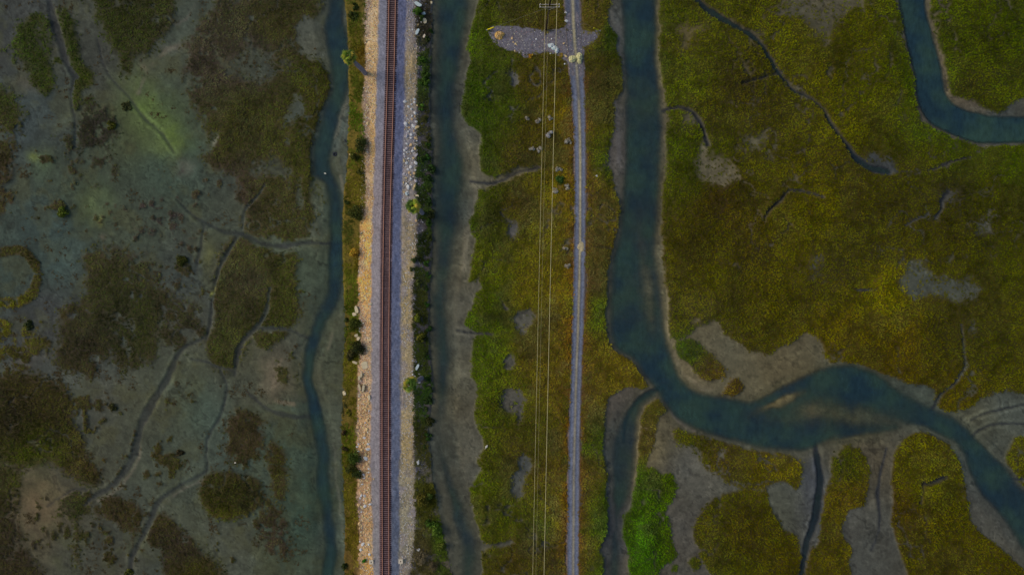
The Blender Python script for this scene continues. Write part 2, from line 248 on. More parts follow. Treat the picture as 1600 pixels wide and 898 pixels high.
MUDHOLES = [(blob(804, 128, 8, 10), 3), (blob(799, 356, 9, 14), 4), ([(808, 490), (828, 480), (836, 492), (830, 512), (818, 524), (804, 512), (798, 500)], 3), (blob(795, 562, 11, 11), 2), ([(790, 614), (806, 608), (816, 622), (816, 648), (808, 664), (802, 645), (788, 634)], 3),
            ([(806, 712), (826, 706), (832, 726), (824, 750), (812, 776), (798, 772), (796, 755), (806, 735)], 3), ([(773, 462), (790, 470), (800, 482), (794, 488), (784, 478)], 2), ([(728, 448), (748, 440), (758, 452), (742, 462)], 2),
            ([(1078, 262), (1092, 246), (1112, 240), (1142, 250), (1150, 272), (1132, 298), (1108, 290), (1088, 284)], 6), ([(1156, 214), (1180, 208), (1212, 206), (1204, 224), (1184, 240), (1166, 240)], 6), ([(1056, 42), (1078, 34), (1106, 42), (1100, 52), (1086, 60), (1074, 84), (1062, 76)], 6),
            ([(1216, 24), (1236, 0), (1240, -80), (1338, -80), (1346, 0), (1350, 20), (1330, 16), (1312, 30), (1306, 56), (1290, 82), (1276, 60), (1262, 40), (1240, 34)], 5), (blob(1270, 416, 16, 24), 8), (blob(1180, 48, 14, 6), 4),
            ([(1414, 396), (1436, 416), (1466, 434), (1500, 430), (1522, 448), (1516, 474), (1486, 472), (1452, 464), (1430, 470), (1412, 440)], 8), (blob(1376, 256, 26, 12, a=.5), 7), (blob(1086, 500, 10, 8), 4), (blob(1078, 186, 12, 10), 5), (blob(1100, 240, 8, 16), 5),
            (blob(1128, 708, 10, 5), 3), ([(1232, 762), (1246, 800), (1240, 832), (1222, 826), (1210, 790), (1204, 764)], 4), (blob(1004, 780, 6, 5), 3), (blob(1475, 305, 12, 10), 7), (blob(1540, 345, 12, 14), 8), (blob(1522, 510, 6, 16), 6),
            (blob(462, 165, 16, 18), 8), (blob(480, 60, 14, 28), 5), (blob(64, 60, 10, 22), 7), (blob(466, 300, 6, 24), 4), (blob(400, 100, 40, 22), 16), (blob(430, 262, 28, 10), 8)]

# mud colour as seen, side vignetting baked in (x, y, colour)
MUD = [(30, 40, (58, 58, 58)), (50, 200, (56, 62, 64)), (60, 350, (54, 64, 62)), (20, 430, (56, 66, 62)), (120, 300, (58, 66, 58)), (230, 190, (74, 80, 54)), (260, 250, (62, 72, 62)), (290, 60, (66, 70, 64)), (180, 100, (60, 60, 58)), (200, 350, (62, 68, 60)),
       (300, 420, (64, 66, 62)), (290, 480, (66, 66, 62)), (60, 500, (60, 60, 62)), (150, 620, (72, 72, 68)), (60, 800, (78, 68, 52)), (150, 860, (70, 66, 56)), (250, 640, (70, 70, 60)), (300, 640, (66, 72, 62)), (400, 600, (74, 72, 60)), (445, 580, (84, 78, 66)), (450, 700, (60, 70, 62)), (450, 830, (56, 66, 56)), (480, 800, (46, 58, 48)),
       (300, 700, (68, 72, 64)), (370, 860, (72, 72, 64)), (420, 100, (62, 64, 58)), (400, 280, (66, 66, 58)), (492, 80, (82, 80, 72)), (500, 330, (70, 76, 66)), (470, 420, (66, 72, 60)), (530, 250, (76, 78, 74)), (530, 550, (72, 72, 58)), (530, 700, (76, 76, 66)), (530, 830, (78, 80, 70)), (480, 350, (78, 80, 68)),
       (740, 30, (78, 78, 68)), (735, 250, (86, 84, 72)), (733, 400, (84, 82, 70)), (720, 600, (82, 80, 68)), (735, 700, (86, 84, 74)), (690, 700, (56, 60, 56)), (740, 880, (76, 76, 68)), (690, 300, (56, 64, 62)), (690, 150, (60, 62, 58)), (816, 500, (76, 76, 72)), (802, 632, (74, 74, 72)), (815, 735, (74, 76, 74)), (804, 128, (80, 82, 84)), (799, 356, (72, 74, 80)), (800, 280, (86, 82, 66)),
       (965, 60, (78, 78, 76)), (965, 230, (78, 74, 72)), (960, 620, (76, 70, 64)), (970, 700, (62, 66, 64)), (960, 830, (62, 62, 62)), (1000, 690, (104, 96, 74)), (1043, 490, (92, 88, 72)), (1080, 600, (92, 88, 74)), (1060, 280, (72, 68, 54)), (1110, 270, (92, 88, 76)), (1180, 222, (76, 76, 66)), (1070, 60, (88, 82, 58)), (1270, 30, (76, 74, 66)), (1270, 415, (74, 76, 76)), (1460, 450, (70, 74, 72)),
       (1150, 540, (86, 84, 72)), (1220, 570, (84, 80, 66)), (1100, 640, (72, 72, 64)), (1220, 624, (90, 86, 68)), (1070, 730, (80, 78, 74)), (1070, 830, (74, 72, 70)), (1220, 800, (70, 74, 70)), (1275, 800, (62, 66, 74)), (1370, 720, (72, 70, 64)), (1370, 830, (68, 70, 70)), (1340, 650, (64, 66, 54)), (1440, 620, (60, 68, 66)), (1530, 660, (68, 72, 66)), (1580, 640, (66, 74, 76)), (1500, 162, (84, 78, 70)), (1590, 170, (64, 68, 70)), (1540, 800, (70, 72, 72)), (1380, 255, (52, 58, 68))]
# plant colour as seen, with the darkening towards the sides left in
VEG = [(1046, 40, (60, 68, 16)), (1044, 100, (60, 69, 14)), (1046, 135, (66, 72, 12)), (1052, 225, (60, 71, 14)), (1056, 275, (62, 68, 14)), (1085, 228, (62, 70, 14)), (1428, 60, (60, 70, 14)), (1434, 130, (60, 74, 12)), (1455, 205, (56, 70, 18)), (1490, 222, (56, 69, 14)), (1530, 240, (62, 72, 10)), (1590, 250, (60, 72, 10)), (1480, 60, (58, 66, 14)), (1330, 195, (72, 70, 10)), (1370, 150, (68, 70, 10)), (1290, 315, (78, 74, 8)), (1220, 340, (76, 72, 8)), (1240, 380, (70, 66, 10)), (1330, 300, (58, 54, 16)), (1360, 400, (54, 52, 18)), (1310, 420, (56, 54, 20)), (1180, 390, (52, 46, 18)), (1120, 320, (56, 46, 16)), (1110, 370, (58, 54, 14)), (1480, 300, (48, 46, 22)), (1470, 370, (56, 54, 14)), (1540, 360, (54, 54, 16)), (1420, 270, (60, 58, 16)), (1200, 170, (58, 54, 20)), (1240, 180, (62, 60, 18)), (1160, 140, (56, 50, 22)), (1250, 60, (68, 68, 12)), (1290, 120, (70, 68, 10)), (1060, 200, (62, 66, 20)), (1060, 60, (70, 66, 22)), (1200, 100, (60, 58, 16)), (1350, 60, (66, 66, 12)), (1120, 180, (60, 58, 16)), (1250, 330, (74, 70, 10)), (1150, 350, (60, 52, 16)), (1300, 250, (62, 58, 16)), (1400, 330, (54, 51, 17)), (1340, 370, (54, 52, 18)), (1550, 300, (62, 64, 10)), (1580, 400, (58, 60, 10)), (1380, 445, (84, 80, 6)), (1400, 550, (72, 62, 10)), (1320, 520, (74, 66, 8)), (1200, 480, (68, 64, 12)), (1090, 400, (60, 54, 12)), (1110, 430, (68, 66, 10)), (1080, 480, (64, 60, 28)),
       (1480, 530, (58, 56, 18)), (1540, 540, (58, 58, 12)), (1480, 620, (68, 62, 12)), (1540, 60, (54, 60, 10)), (1580, 30, (56, 66, 8)), (1520, 140, (52, 54, 16)), (1450, 240, (62, 64, 12)), (1450, 760, (72, 72, 10)), (1480, 850, (64, 60, 12)), (1405, 790, (66, 56, 14)), (1560, 890, (62, 58, 10)), (1160, 830, (64, 57, 18)), (1094, 802, (62, 57, 20)), (1090, 835, (64, 58, 18)), (1100, 872, (64, 58, 16)), (1087, 880, (58, 68, 10)), (1220, 880, (66, 60, 12)), (1003, 848, (56, 104, 8)), (1002, 822, (56, 96, 8)), (1004, 768, (66, 98, 8)), (1020, 800, (58, 84, 8)), (1012, 875, (54, 88, 8)), (985, 850, (48, 70, 10)), (1032, 830, (50, 68, 8)), (1045, 862, (48, 64, 8)), (990, 785, (48, 66, 10)), (1030, 765, (52, 66, 8)), (1035, 850, (52, 66, 8)), (980, 815, (50, 62, 10)), (1310, 730, (60, 64, 20)), (1320, 770, (74, 64, 20)), (1290, 870, (66, 60, 14)), (1200, 720, (80, 72, 16)), (1130, 720, (70, 62, 28)), (1590, 720, (66, 66, 18)),
       (745, 150, (58, 82, 10)), (735, 110, (52, 68, 12)), (740, 190, (54, 74, 12)), (745, 60, (62, 82, 10)), (775, 20, (66, 74, 16)), (770, 110, (62, 74, 14)), (775, 160, (64, 76, 14)), (770, 470, (66, 80, 10)), (775, 560, (70, 82, 12)), (780, 700, (70, 74, 14)), (780, 790, (72, 80, 12)), (748, 310, (60, 72, 12)), (740, 350, (54, 72, 12)), (745, 505, (58, 76, 10)), (752, 550, (60, 76, 12)), (750, 600, (66, 80, 12)), (755, 660, (72, 84, 12)), (748, 760, (72, 84, 10)), (760, 820, (70, 76, 10)), (770, 60, (58, 64, 16)), (790, 20, (62, 58, 20)), (830, 60, (64, 56, 20)), (880, 60, (84, 66, 24)), (830, 130, (74, 64, 18)), (875, 180, (96, 68, 16)), (840, 200, (72, 58, 18)), (770, 190, (60, 76, 14)), (800, 240, (66, 56, 22)), (758, 240, (58, 74, 12)), (800, 320, (72, 54, 22)), (760, 350, (64, 68, 14)), (885, 300, (108, 72, 18)), (850, 400, (88, 82, 18)), (770, 430, (70, 76, 10)), (870, 450, (96, 76, 16)), (820, 450, (86, 78, 16)), (760, 490, (64, 72, 10)), (760, 640, (70, 74, 12)), (860, 600, (86, 66, 20)), (885, 560, (98, 66, 24)), (830, 560, (78, 66, 18)),
       (870, 520, (84, 64, 24)), (770, 780, (70, 72, 12)), (850, 740, (76, 62, 22)), (855, 815, (68, 78, 26)), (800, 870, (68, 58, 20)), (865, 870, (64, 54, 26)), (882, 800, (98, 66, 20)), (800, 700, (68, 54, 24)), (940, 100, (68, 62, 18)), (955, 65, (44, 68, 14)), (920, 40, (90, 68, 30)), (945, 260, (64, 80, 16)), (922, 300, (88, 62, 30)), (950, 370, (82, 70, 22)), (937, 480, (66, 82, 14)), (920, 600, (86, 60, 28)), (925, 450, (84, 66, 30)), (980, 580, (90, 74, 20)), (955, 585, (98, 66, 20)), (932, 690, (60, 76, 16)), (912, 740, (88, 60, 30)), (940, 820, (56, 84, 12)), (912, 850, (84, 60, 24)), (1010, 690, (76, 60, 30)), (1080, 550, (48, 68, 26)), (1110, 575, (74, 62, 36)), (1145, 605, (68, 56, 28)),
       (50, 80, (48, 56, 20)), (112, 80, (52, 60, 20)), (130, 130, (56, 62, 16)), (200, 40, (48, 50, 20)), (150, 190, (46, 44, 34)), (380, 200, (58, 56, 22)), (330, 90, (60, 54, 40)), (440, 50, (58, 54, 26)), (480, 120, (58, 58, 20)), (500, 150, (58, 56, 18)), (400, 90, (58, 54, 40)), (480, 270, (58, 58, 20)), (430, 310, (66, 62, 32)), (370, 300, (62, 54, 38)), (390, 450, (64, 60, 36)), (450, 420, (62, 62, 24)), (440, 480, (62, 62, 24)), (345, 550, (60, 60, 26)), (190, 500, (48, 48, 26)), (210, 500, (52, 54, 24)), (130, 540, (50, 46, 28)), (285, 520, (54, 52, 32)), (60, 630, (54, 46, 22)), (60, 690, (64, 68, 12)), (20, 650, (50, 44, 22)), (90, 650, (54, 48, 22)), (140, 730, (64, 56, 26)), (250, 335, (58, 52, 44)),
       (360, 770, (58, 56, 24)), (350, 800, (66, 64, 16)), (290, 850, (50, 43, 28)), (320, 895, (58, 54, 16)), (20, 850, (50, 40, 26)), (435, 730, (60, 56, 24)), (420, 840, (56, 46, 34)), (120, 790, (54, 54, 26)), (180, 800, (56, 48, 26)), (385, 680, (60, 52, 32)), (18, 432, (60, 56, 28)), (10, 478, (80, 76, 12)), (10, 300, (60, 48, 30))]
# algae films and stains on the mud: x, y, rx, ry, turn, colour, strength
FILM = [(235, 165, 34, 55, -32, (68, 84, 38), .7), (270, 215, 26, 28, -35, (72, 88, 34), .75), (250, 230, 30, 20, 30, (72, 84, 48), .6), (200, 125, 22, 22, 0, (70, 80, 48), .5), (52, 243, 10, 9, 40, (104, 114, 44), .6), (65, 255, 22, 26, 0, (62, 78, 48), .6), (150, 320, 34, 40, 0, (66, 78, 48), .6), (158, 345, 8, 10, 0, (100, 100, 44), .6), (95, 190, 26, 14, -20, (76, 80, 52), .4), (325, 395, 12, 24, 10, (78, 80, 46), .55),
        (330, 458, 3, 7, 0, (120, 120, 50), .7), (343, 217, 5, 8, 30, (150, 150, 130), .7), (250, 80, 4, 4, 0, (50, 40, 30), 0), (272, 72, 20, 8, -20, (94, 88, 76), .6), (290, 262, 14, 16, 0, (84, 82, 70), .5), (288, 268, 5, 5, 0, (44, 36, 34), .9), (165, 372, 7, 6, 0, (84, 76, 62), .6), (215, 140, 8, 5, 10, (86, 80, 66), .5), (40, 130, 20, 12, 10, (78, 74, 60), .5), (225, 105, 8, 8, 0, (86, 80, 64), .4),
        (60, 790, 40, 40, 0, (88, 74, 52), .6), (40, 560, 30, 24, 0, (76, 68, 56), .4), (475, 780, 26, 100, 0, (42, 58, 46), .6), (450, 640, 60, 10, 5, (52, 66, 54), .5), (430, 590, 20, 40, 0, (92, 82, 66), .5), (320, 650, 24, 40, 10, (56, 70, 60), .5), (100, 410, 30, 40, 0, (52, 68, 62), .5), (966, 720, 22, 80, 0, (48, 54, 54), .75), (958, 830, 20, 70, 0, (48, 52, 54), .7), (1268, 740, 16, 40, 0, (56, 60, 66), .6), (490, 345, 12, 30, 5, (84, 88, 74), .5), (450, 380, 20, 6, 0, (92, 92, 86), .4)]

RIMS = [([(1044, 440, 3), (1041, 480, 5), (1042, 515, 5), (1052, 542, 4)], (104, 96, 72), .85), ([(1054, 552, 4), (1061, 576, 6), (1080, 594, 6), (1100, 606, 7), (1118, 609, 5)], (98, 90, 70), .8), ([(1004, 655, 3), (1001, 690, 5), (998, 722, 5), (993, 750, 4)], (108, 98, 72), .85),
        ([(1046, 640, 3), (1062, 658, 5), (1086, 674, 5)], (94, 86, 74), .7), ([(547, 128, 4), (542, 160, 6), (531, 190, 6), (522, 215, 4)], (88, 86, 72), .7), ([(532, 275, 3), (539, 320, 4), (541, 360, 4), (539, 420, 3)], (98, 94, 78), .7), ([(535, 445, 3), (526, 500, 4), (512, 545, 4)], (84, 82, 66), .5),
        ([(227, 660, 3), (219, 700, 3), (211, 730, 3), (186, 762, 3), (155, 782, 3)], (92, 86, 72), .6), ([(330, 745, 2), (302, 756, 3), (274, 771, 3), (255, 790, 3)], (88, 84, 72), .6), ([(722, 270, 6), (745, 295, 8), (740, 330, 8), (730, 370, 8), (725, 420, 8)], (94, 90, 74), .5), ([(520, 695, 3), (527, 760, 3), (534, 830, 4)], (84, 84, 72), .4),
        ([(966, 20, 5), (968, 80, 8), (971, 120, 5)], (84, 82, 78), .6), ([(962, 160, 5), (966, 220, 7), (970, 270, 5)], (84, 80, 76), .6), ([(232, 42, 4), (262, 40, 5), (290, 30, 4), (308, 0, 4)], (82, 80, 70), .5), ([(215, 150, 4), (232, 110, 6), (262, 78, 6), (285, 70, 4)], (84, 80, 66), .5), ([(440, 560, 4), (428, 600, 6), (432, 625, 8), (460, 632, 6)], (96, 86, 68), .6)]
# ------------------------------------------------------------------ fields
print('fields')
LVL = -0.30
fiss = 1 - np.abs(2 * fbm(XX, YY, 46, 221, 4, .5) - 1)
fiss = sstep(.93, .99, fiss) * sstep(.40, .58, fbm(XX, YY, 120, 231, 3))
height = 0.10 * (fbm(XX, YY, 60, 3, 5) - .5) + 0.05 * (fbm(XX, YY, 12, 9, 3) - .5)
veg = np.zeros(XX.shape); vid = np.full(XX.shape, -1, int); vh = np.zeros(XX.shape)
ragn = (fbm(XX, YY, 30, 41, 6, .72) - .5) * 1.25
cln = fbm(XX, YY, 14, 61, 4, .6)
for k, (lab, poly, cov, fea, hh, rag) in enumerate(PATCH):
    lf = max(q[0] for q in poly) < 520
    fea = fea * 2.6 + 2 if lf else fea * 1.5
    if lf: cov = cov - .07
    s = field(poly, 9, 3) + ragn * (rag * 2.4 + 2)
    edge = sstep(-fea, fea, s)
    thr = 1 - cov
    m = edge * sstep(thr * 1.15 - .10, thr * 1.15 + .12, cln * .9 + .05 + .1 * edge)
    up = m > veg
    vid[up & (m > .04)] = k; vh[up] = hh; veg = np.maximum(veg, m)
rc, rr, rw = RING[1], RING[2], RING[3]
dring = np.abs(np.hypot(XX - rc[0] + 8 * wob_x, YY - rc[1] + 8 * wob_y) - rr)
m = sstep(rw + 3, rw - 4, dring + ragn * 10) * sstep(.12, .38, cln)
vid[(m > veg) & (m > .04)] = len(PATCH); vh[m > veg] = .35; veg = np.maximum(veg, m)
rgn = np.zeros(XX.shape)
for (x, y, rx, ry, a) in [(150, 640, 55, 40, 1), (225, 715, 60, 45, .9), (300, 720, 45, 30, .9), (395, 690, 40, 45, .9), (420, 800, 35, 50, .8), (170, 850, 55, 40, .9), (40, 545, 55, 40, 1), (290, 425, 45, 50, .7), (120, 330, 80, 60, .45), (450, 590, 22, 40, .9), (250, 350, 70, 50, .6), (90, 240, 60, 50, .5), (270, 60, 45, 40, .6), (60, 100, 70, 80, .5), (340, 860, 40, 30, .8), (80, 820, 40, 60, .6), (270, 620, 50, 50, .5), (455, 420, 25, 50, .7), (320, 300, 60, 40, .6), (70, 600, 60, 14, .8)]:
    rgn = np.maximum(rgn, a * np.exp(-(((XX - x) / rx) ** 2 + ((YY - y) / ry) ** 2)))
scn = fbm(XX, YY, 19, 1501, 4, .65)
m = sstep(.70 - .17 * rgn, .78 - .17 * rgn, scn) * sstep(.12, .4, rgn) * .9
vid[(m > veg) & (m > .04)] = len(PATCH) + 1; vh[m > veg] = .3; veg = np.maximum(veg, m)
for poly, fea in MUDHOLES:
    fea = fea * 2.0; s = field(poly, 14, 4) + ragn * (fea * 2.0 + 4) + fea * .18
    veg = veg * (1 - (.82 if poly[0][0] > 1000 else .95) * sstep(-fea, fea, s))
# creeks
creek = np.full(XX.shape, 60.0); cdep = np.zeros(XX.shape)
for pts, dep in CREEKS:
    d = polyline_dist(pts)
    cdep = np.where(d < creek, dep, cdep); creek = np.minimum(creek, d)
incr = sstep(1.5, -2.5, creek)
veg *= 1 - sstep(2.0, -.5, creek)
# channels
chs = np.full(XX.shape, -40.0); bedd = np.zeros(XX.shape)
for poly, D, wd, wp in CHANNELS:
    s = field(poly, wp, 1.5)
    bedd = np.maximum(bedd, D * sstep(0, wd, s)); chs = np.maximum(chs, s)
bars = np.zeros(XX.shape)
for (bx, by, rx, ry, tn, dh) in BARS:
    a = R(tn); X = XX - bx + 14 * wob_x; Y = YY - by + 14 * wob_y
    u = (X * math.cos(a) + Y * math.sin(a)) / rx; v = (-X * math.sin(a) + Y * math.cos(a)) / ry
    bars += dh * np.exp(-(u * u + v * v) * 1.1)
bedd = bedd * (.35 + 1.3 * fbm(XX, YY, 80, 123, 5, .55))
veg *= 1 - .75 * fiss
veg *= 1 - sstep(-2.5, 1.0, chs)
# embankment and road footprints
ER0 = emb_at(YY, 1); ER1 = emb_at(YY, 8)
inemb = np.minimum(XX - ER0, ER1 - XX)
rl = np.interp(YY, ROAD[:, 0], ROAD[:, 1]); rr_ = np.interp(YY, ROAD[:, 0], ROAD[:, 2])
road_s = np.minimum(XX - rl, rr_ - XX) + 1.6 * fine_x
turn_s = field(TURN, 5, 3)
veg *= 1 - sstep(0, 1.6, np.maximum(road_s, turn_s - 6 * sstep(.46, .62, fbm(XX, YY, 13, 281, 4, .65)))) 
tmk = ((turn_s > -2) & (turn_s < 7)); vid[tmk & (vid < 0)] = 0; vh[tmk] = .3; veg = np.where(tmk & (road_s < -3) & (YY > 30), np.maximum(veg, .75 * sstep(7, 0, turn_s) * sstep(.50, .62, fbm(XX, YY, 11, 291, 4, .65))), veg)
hum = fbm(XX, YY, 22, 201, 4, .55)
for (x, y, rx, ry, hh_) in [(1240, 338, 62, 42, .9), (1383, 443, 20, 16, .9), (1330, 200, 40, 36, .6), (1160, 110, 60, 50, .7), (1290, 110, 34, 40, .6), (1390, 110, 28, 70, .5), (1180, 480, 70, 50, .8), (1340, 530, 60, 40, .8), (1450, 540, 40, 60, .6), (1455, 780, 50, 80, .9), (1165, 840, 70, 60, .9), (1012, 845, 24, 40, .8), (1012, 770, 24, 26, .6), (1310, 740, 26, 36, .6), (1540, 70, 60, 70, .6), (1500, 380, 40, 40, .5), (1080, 360, 40, 60, .5), (745, 150, 24, 50, .5), (765, 350, 18, 50, .5), (765, 490, 24, 24, .6), (770, 630, 26, 50, .5), (768, 790, 26, 40, .6), (360, 772, 40, 30, .7), (375, 190, 36, 50, .5), (50, 660, 70, 50, .6)]:
    q = ((XX - x + 20 * wob_x) / rx) ** 2 + ((YY - y + 20 * wob_y) / ry) ** 2
    hum = hum + hh_ * np.clip(1 - q, 0, 1)
vsm = sstep(.03, .55, veg)
mid_raise = sstep(2, 10, np.minimum(XX - 745, 955 - XX)) * .25
height = height + vsm * (vh * .5 + .60 * (hum - .45)) + mid_raise * vsm
height = height * (1 - incr) + incr * np.minimum(height, .06 - cdep * np.where(XX < 500, .75, 1.0))
bank = sstep(-14, 0, chs)
height = np.where(chs > 0, LVL - bedd, height * (1 - bank * (1 - .8 * vsm)) + (LVL * bank) * (1 - .8 * vsm)) + np.where(chs > -6, bars, 0)
rs = sstep(-5, 1, np.maximum(road_s, turn_s))
height = height * (1 - rs) + .38 * rs
height = np.where(inemb > 3, np.minimum(height, -.55), height)
far = (XX < -111) | (XX > 1711) | (YY < -81) | (YY > 981)
height = np.where(far & (chs < 0), np.minimum(height, -.02), height)

print('colours')
VEG = [(x, y, (r_, max(g_, .885 * r_) if 740 < x < 1020 else max(g_, .87 * r_) if x < 520 else g_, b_)) for x, y, (r_, g_, b_) in VEG]
mudc = idw(MUD); vegc = idw(VEG)
ron = fbm(XX, YY, 18, 271, 4, .6)
for edge_d, c, wd_ in ((rl - XX, (104, 70, 18), 9.0), (XX - rr_, (90, 66, 30), 8.0)):      # rusty verge plants beside the road
    m = (np.exp(-np.clip(edge_d, 0, 60) / wd_) * sstep(.30, .55, ron) * (edge_d > -3) * sstep(95, 135, YY))[..., None]
    vegc = vegc * (1 - m) + lin(c) * m
n1 = fbm(XX, YY, 40, 301, 5, .6)[..., None]; n2 = fbm(XX, YY, 9, 331, 3, .6)[..., None]; n3 = fbm(XX, YY, 90, 361, 4)[..., None]
spot = sstep(.60, .74, fbm(XX, YY, 7, 341, 3, .6))[..., None]; fleck = sstep(.64, .76, fbm(XX, YY, 6, 351, 3, .6))[..., None]
mud = mudc * np.array([.735, .73, .63]) * (.66 + .68 * n1) * (.70 + .60 * n2) * (1 - .28 * spot) * (1 + .30 * fleck)
rightdim = sstep(940, 1040, XX)[..., None]; mud = mud * (1 + rightdim * np.array([.03, -.01, -.11])); leftdim = sstep(600, 520, XX)[..., None]; mud = mud * (1 - leftdim * np.array([.18, .06, .06]))
olv = sstep(.48, .68, fbm(XX, YY, 34, 461, 5, .62))[..., None] * leftdim * .42; mud = mud * (1 - olv) + lin((60, 62, 38)) * (.6 + .8 * n2) * .9 * olv
warmth = (n3 - .5) * .5
mud = mud * (1 + warmth * np.array([.5, .05, -.6]))
for (bx, by, rx, ry, tn, c, st) in FILM:
    a = R(tn); X = XX - bx + 26 * wob_x; Y = YY - by + 26 * wob_y
    u = (X * math.cos(a) + Y * math.sin(a)) / rx; v = (-X * math.sin(a) + Y * math.cos(a)) / ry
    m = np.clip(st * np.exp(-(u * u + v * v) * 1.3) * (.35 + 1.3 * cln), 0, 1)[..., None]
    mud = mud * (1 - m) + lin(c) * (.7 + .6 * n2) * m
# pale dried lips beside creeks and channels, wet dark mud on their floors
lip = (np.exp(-((creek - 3.5) / 2.2) ** 2) * sstep(.35, .7, fbm(XX, YY, 30, 411, 3)) * .5 + np.exp(-((chs + 4) / 4.0) ** 2) * .22 * sstep(.3, .7, fbm(XX, YY, 50, 431, 3)))[..., None]
mud = mud * (1 + lip)
for pts, c, st in RIMS:
    d = polyline_dist(pts, 5, 3)
    m = (st * sstep(2.2, -1.5, d) * sstep(.25, .55, fbm(XX, YY, 22, 451, 3)))[..., None]
    mud = mud * (1 - m) + lin(c) * (.8 + .4 * n2) * m
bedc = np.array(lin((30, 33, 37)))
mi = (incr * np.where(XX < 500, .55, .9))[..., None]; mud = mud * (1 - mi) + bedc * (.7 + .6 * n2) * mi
wx_, wy_ = XX + 26 * wob_x * 2, YY + 26 * wob_y * 2
rl1 = 1 - np.abs(2 * fbm(wx_, wy_, 44, 1601, 4, .5) - 1); rl2 = 1 - np.abs(2 * fbm(wx_, wy_, 20, 1621, 3, .5) - 1)
rill = np.maximum(sstep(.955, .995, rl1), .7 * sstep(.95, .995, rl2) * sstep(.45, .62, fbm(XX, YY, 70, 1641, 3))) * (veg < .3) * (chs < 1)
height = height - .05 * rill
mud = mud * (1 - .30 * rill[..., None]) * (1 + .18 * sstep(.85, .93, rl1)[..., None] * (1 - rill[..., None]))
wet = sstep(-.08, -.34, height)[..., None]
mud = mud * (1 - .22 * wet * np.array([1, .85, .8]))
litter = vegc * np.array([.62, .55, .62]) * (.6 + .8 * n2)
vm = sstep(.05, .6, veg)[..., None]
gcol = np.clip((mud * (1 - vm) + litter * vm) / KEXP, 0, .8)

# ------------------------------------------------------------------ materials
def mat(name):
    m = bpy.data.materials.new(name); m.use_nodes = True
    return m, m.node_tree.nodes, m.node_tree.links, m.node_tree.nodes['Principled BSDF']
def attr_mat(name, rough=.85, nscale=2.0, namt=.25, bump=.3, bscale=6.0, spec=.3, detail=4, bdist=.05):
    m, n, l, b = mat(name)
    a = n.new('ShaderNodeAttribute'); a.attribute_name = 'col'
    g = n.new('ShaderNodeNewGeometry')
    t = n.new('ShaderNodeTexNoise'); t.inputs['Scale'].default_value = nscale; t.inputs['Detail'].default_value = detail; t.inputs['Roughness'].default_value = .65
    l.new(g.outputs['Position'], t.inputs['Vector'])
    r = n.new('ShaderNodeMapRange'); r.inputs['From Min'].default_value = .28; r.inputs['From Max'].default_value = .72
    r.inputs['To Min'].default_value = 1 - namt; r.inputs['To Max'].default_value = 1 + namt
    l.new(t.outputs['Fac'], r.inputs['Value'])
    v = n.new('ShaderNodeVectorMath'); v.operation = 'SCALE'
    l.new(a.outputs['Color'], v.inputs[0]); l.new(r.outputs['Result'], v.inputs['Scale']); l.new(v.outputs['Vector'], b.inputs['Base Color'])
    b.inputs['Roughness'].default_value = rough; b.inputs['Specular IOR Level'].default_value = spec
    if bump:
        t2 = n.new('ShaderNodeTexNoise'); t2.inputs['Scale'].default_value = bscale; t2.inputs['Detail'].default_value = 5
        l.new(g.outputs['Position'], t2.inputs['Vector'])
        bp = n.new('ShaderNodeBump'); bp.inputs['Strength'].default_value = bump; bp.inputs['Distance'].default_value = bdist
        l.new(t2.outputs['Fac'], bp.inputs['Height']); l.new(bp.outputs['Normal'], b.inputs['Normal'])
    return m
def flat_mat(name, c, rough=.8, var=.25, scale=5.0, metal=0.0, bump=.2, k=1.0, spec=.3):
    m, n, l, b = mat(name)
    base = alb(c, k)
    g = n.new('ShaderNodeTexCoord'); t = n.new('ShaderNodeTexNoise'); t.inputs['Scale'].default_value = scale; t.inputs['Detail'].default_value = 5
    l.new(g.outputs['Object'], t.inputs['Vector'])
    cr = n.new('ShaderNodeValToRGB'); cr.color_ramp.elements[0].position = .3; cr.color_ramp.elements[1].position = .7
    cr.color_ramp.elements[0].color = tuple(base * (1 - var)) + (1,); cr.color_ramp.elements[1].color = tuple(np.clip(base * (1 + var), 0, .9)) + (1,)
    l.new(t.outputs['Fac'], cr.inputs['Fac']); l.new(cr.outputs['Color'], b.inputs['Base Color'])
    b.inputs['Roughness'].default_value = rough; b.inputs['Metallic'].default_value = metal; b.inputs['Specular IOR Level'].default_value = spec
    if bump:
        bp = n.new('ShaderNodeBump'); bp.inputs['Strength'].default_value = bump; bp.inputs['Distance'].default_value = .04
        l.new(t.outputs['Fac'], bp.inputs['Height']); l.new(bp.outputs['Normal'], b.inputs['Normal'])
    return m
M_GROUND = attr_mat('marsh_mud', .82, 1.6, .22, .35, 3.0)
M_VEG = attr_mat('marsh_plants', .95, 1.2, .12, 0, spec=.03)
def soften_normals(m, f=.62):
    n, l = m.node_tree.nodes, m.node_tree.links; b = n['Principled BSDF']
    g = n.new('ShaderNodeNewGeometry'); mx = n.new('ShaderNodeMix'); mx.data_type = 'VECTOR'; mx.inputs['Factor'].default_value = f
    mx.inputs['B'].default_value = (0, 0, 1); l.new(g.outputs['Normal'], mx.inputs['A'])
    for i in mx.inputs:
        if i.type == 'VECTOR' and i.name == 'A': l.new(g.outputs['Normal'], i)
        if i.type == 'VECTOR' and i.name == 'B': i.default_value = (0, 0, 1)
    nv = n.new('ShaderNodeVectorMath'); nv.operation = 'NORMALIZE'
    l.new([o for o in mx.outputs if o.type == 'VECTOR'][0], nv.inputs[0]); l.new(nv.outputs['Vector'], b.inputs['Normal'])
soften_normals(M_VEG)
M_EMB = attr_mat('embankment_soil', .9, 3.0, .30, .6, 7.0, spec=.2)
M_ROAD = attr_mat('road_gravel', .9, 3.0, .22, .5, 7.0, spec=.2)
